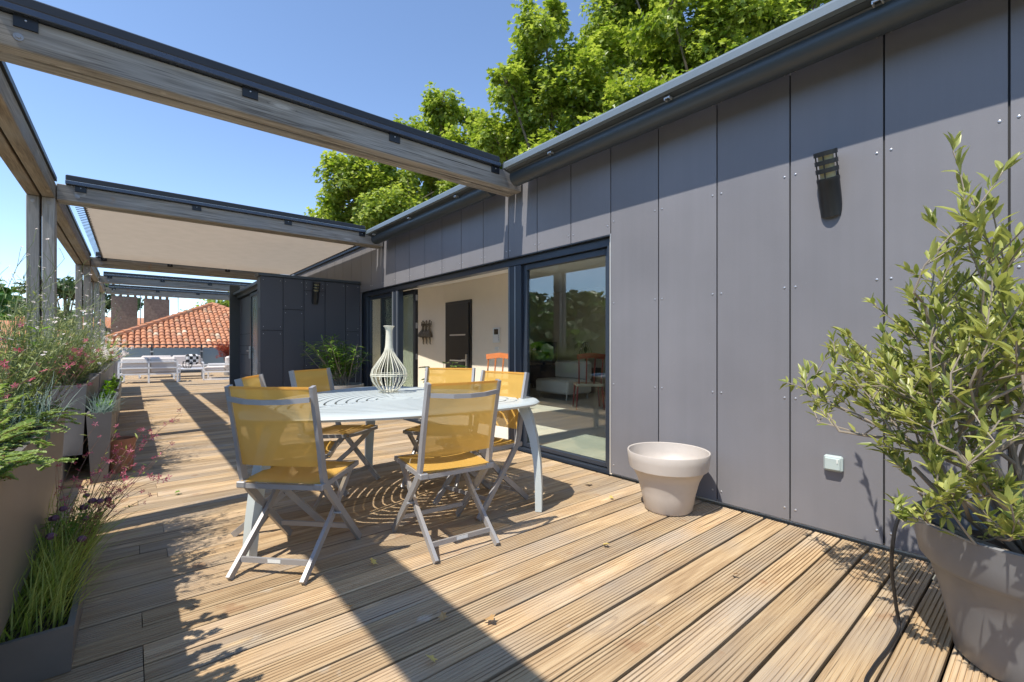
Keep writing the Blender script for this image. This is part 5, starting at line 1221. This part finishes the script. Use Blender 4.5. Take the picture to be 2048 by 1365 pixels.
for k in range(1500):
    a = R(U(-148, 40)); r_ = U(75, 300) ; x, y = r_ * math.sin(a), r_ * math.cos(a); z = hz(x, y)
    if z < -8.8: continue
    R0 = U(2.5, 5.0); lite = random.random() < .35
    for q in range(34):
        v = Vector((U(-1, 1), U(-1, 1), U(-.35, 1))).normalized(); p_ = Vector((x, y, z + R0 * .9)) + Vector((v.x * R0, v.y * R0, v.z * R0 * 1.05)) * U(.75, 1.05)
        d_ = Vector((U(-1, 1), U(-1, 1), U(-1, 1))); n_ = v + Vector((U(-.4, .4), U(-.4, .4), .4)); (wl if lite else wd_).leaf(p_ - d_.normalized() * R0 * .35, d_, n_, R0 * U(.6, .9), R0 * U(.5, .75), 0, .1, .1)
o = wd_.build('hill_woodland', M['pine_leaf']); o['kind'] = 'stuff'; tag(o, 'dark green woodland covering the hill', 'wood')
o = wl.build('hill_woodland', M['oleander_leaf']); o['kind'] = 'stuff'; tag(o, 'lighter green trees scattered over the hill woodland', 'wood')
def far_tree(name, label, loc, h, rad, mat, seed, umbrella=False, n=900, ls=.7, zb=-9):
    random.seed(seed); t = thing(name, label, 'tree', (loc[0], loc[1], zb), 0, 'trees between the far roofs'); H_ = h - zb; tk = MB(); cr = MB()
    tk.tube([(0, 0, 0), (.2, .1, H_ * .5), (.1, 0, H_ * .9)], [.4, .3, .12], 8)
    subs = []
    for q in range(12):
        a = U(0, 6.28); rr = rad * math.sqrt(random.random()) * .8; z = H_ - rad * (.35 if umbrella else 1) * U(.3, 1.1 if umbrella else 1.6)
        c = Vector((rr * math.cos(a), rr * math.sin(a), z)); subs.append((c, rad * U(.28, .45))); tk.tube([(.15, .05, H_ * .6), c.lerp(Vector((0, 0, H_ * .65)), .4), c], [.14, .08, .04], 5)
    for q in range(n):
        c, r_ = random.choice(subs); v = Vector((U(-1, 1), U(-1, 1), U(-1, 1))).normalized(); p_ = c + Vector((v.x, v.y, v.z * (.55 if umbrella else 1))) * r_ * random.random() ** .4
        cr.leaf(p_, (U(-1, 1), U(-1, 1), U(-1, 1)), v + Vector((0, 0, .5)), ls * U(.6, 1.2), ls * .5 * U(.6, 1.2))
    tk.build('trunk', M['bark'], t); cr.build('crown', M[mat], t, kind='stuff')
far_tree('umbrella_pine', 'dark umbrella pine standing beyond the pergola posts', (-6.6, 80), 9.6, 4.4, 'pine_leaf', 1, True, 1500, .8)
far_tree('umbrella_pine', 'dark pine behind the far house with the orange roof', (-2.2, 82), 7.5, 3.2, 'pine_leaf', 2, True, 1000, .8)
far_tree('far_tree', 'round dark green tree below the umbrella pine', (-6.4, 76), 5.2, 3.6, 'pine_leaf', 3, False, 1200, .8)
far_tree('far_tree', 'bright green tree top beyond the storage wing roof', (7.6, 48), 7.4, 3.0, 'plane_leaf', 4, False, 1500, .55)
far_tree('far_tree', 'green tree behind the tiled roof apex', (6.0, 50), 5.4, 3.0, 'plane_leaf', 5, False, 1300, .55)
far_tree('far_tree', 'low green tree right of the brown chimney stacks', (4.3, 80), 5.8, 4.0, 'oleander_leaf', 6, False, 1200, .8)
far_tree('far_tree', 'low green tree behind the small slab-capped chimney', (8.2, 78), 6.2, 4.5, 'oleander_leaf', 7, False, 1200, .8)
far_tree('far_tree', 'dark leafy tree low behind the wild stems of the raised planter', (-15.0, 62), 5.0, 4.2, 'pine_leaf', 8, False, 1400, .8)
far_tree('far_tree', 'tall leafy tree rising behind the far long house', (-17.5, 84), 8.0, 4.6, 'oleander_leaf', 9, False, 1400, .8)

# ================================================================== FALLEN LEAVES
random.seed(3)
FL = [((2.95, 2.55), 'yellow_leaf', .075, 'large pale dry leaf on the deck at the foot of the glass pane'), ((.98, 2.32), 'yellow_leaf', .05, 'upright yellow leaf wedged between boards below the front chair'), ((.76, 2.02), 'dry_leaf', .05, 'curled brown leaf in the sunlit strip between two shadows'),
      ((1.16, 1.56), 'dry_leaf', .055, 'brown star-shaped leaf inside the long beam shadow'), ((.85, 1.46), 'yellow_leaf', .05, 'pale leaf beside the long beam shadow'), ((2.10, 1.70), 'yellow_leaf', .045, 'small yellow leaf between boards beside the taupe pot'),
      ((2.82, 2.18), 'yellow_leaf', .04, 'small yellow leaf under the panel wall behind the taupe pot'), ((1.01, 1.66), 'dry_leaf', .04, 'small reddish leaf inside the long beam shadow'), ((2.35, 1.05), 'dry_leaf', .04, 'thin orange-brown leaf in full sun before the panel wall'), ((.25, 4.45), 'broad_leaf', .05, 'small green leaf on the shaded deck near the planters')]
for (x, y), m_, L, lab in FL:
    b = MB(); plane_leaf(b, Vector((0, 0, 0)), (1, 0, .25), (U(-.4, .4), U(-.4, .4), 1), L); o = b.build('fallen_leaf', M[m_]); o.location = (x, y, .012); o.rotation_euler = (U(-.3, .3), U(-.5, .1), U(0, 6.28)); tag(o, lab, 'leaf', 'fallen leaves on the deck')
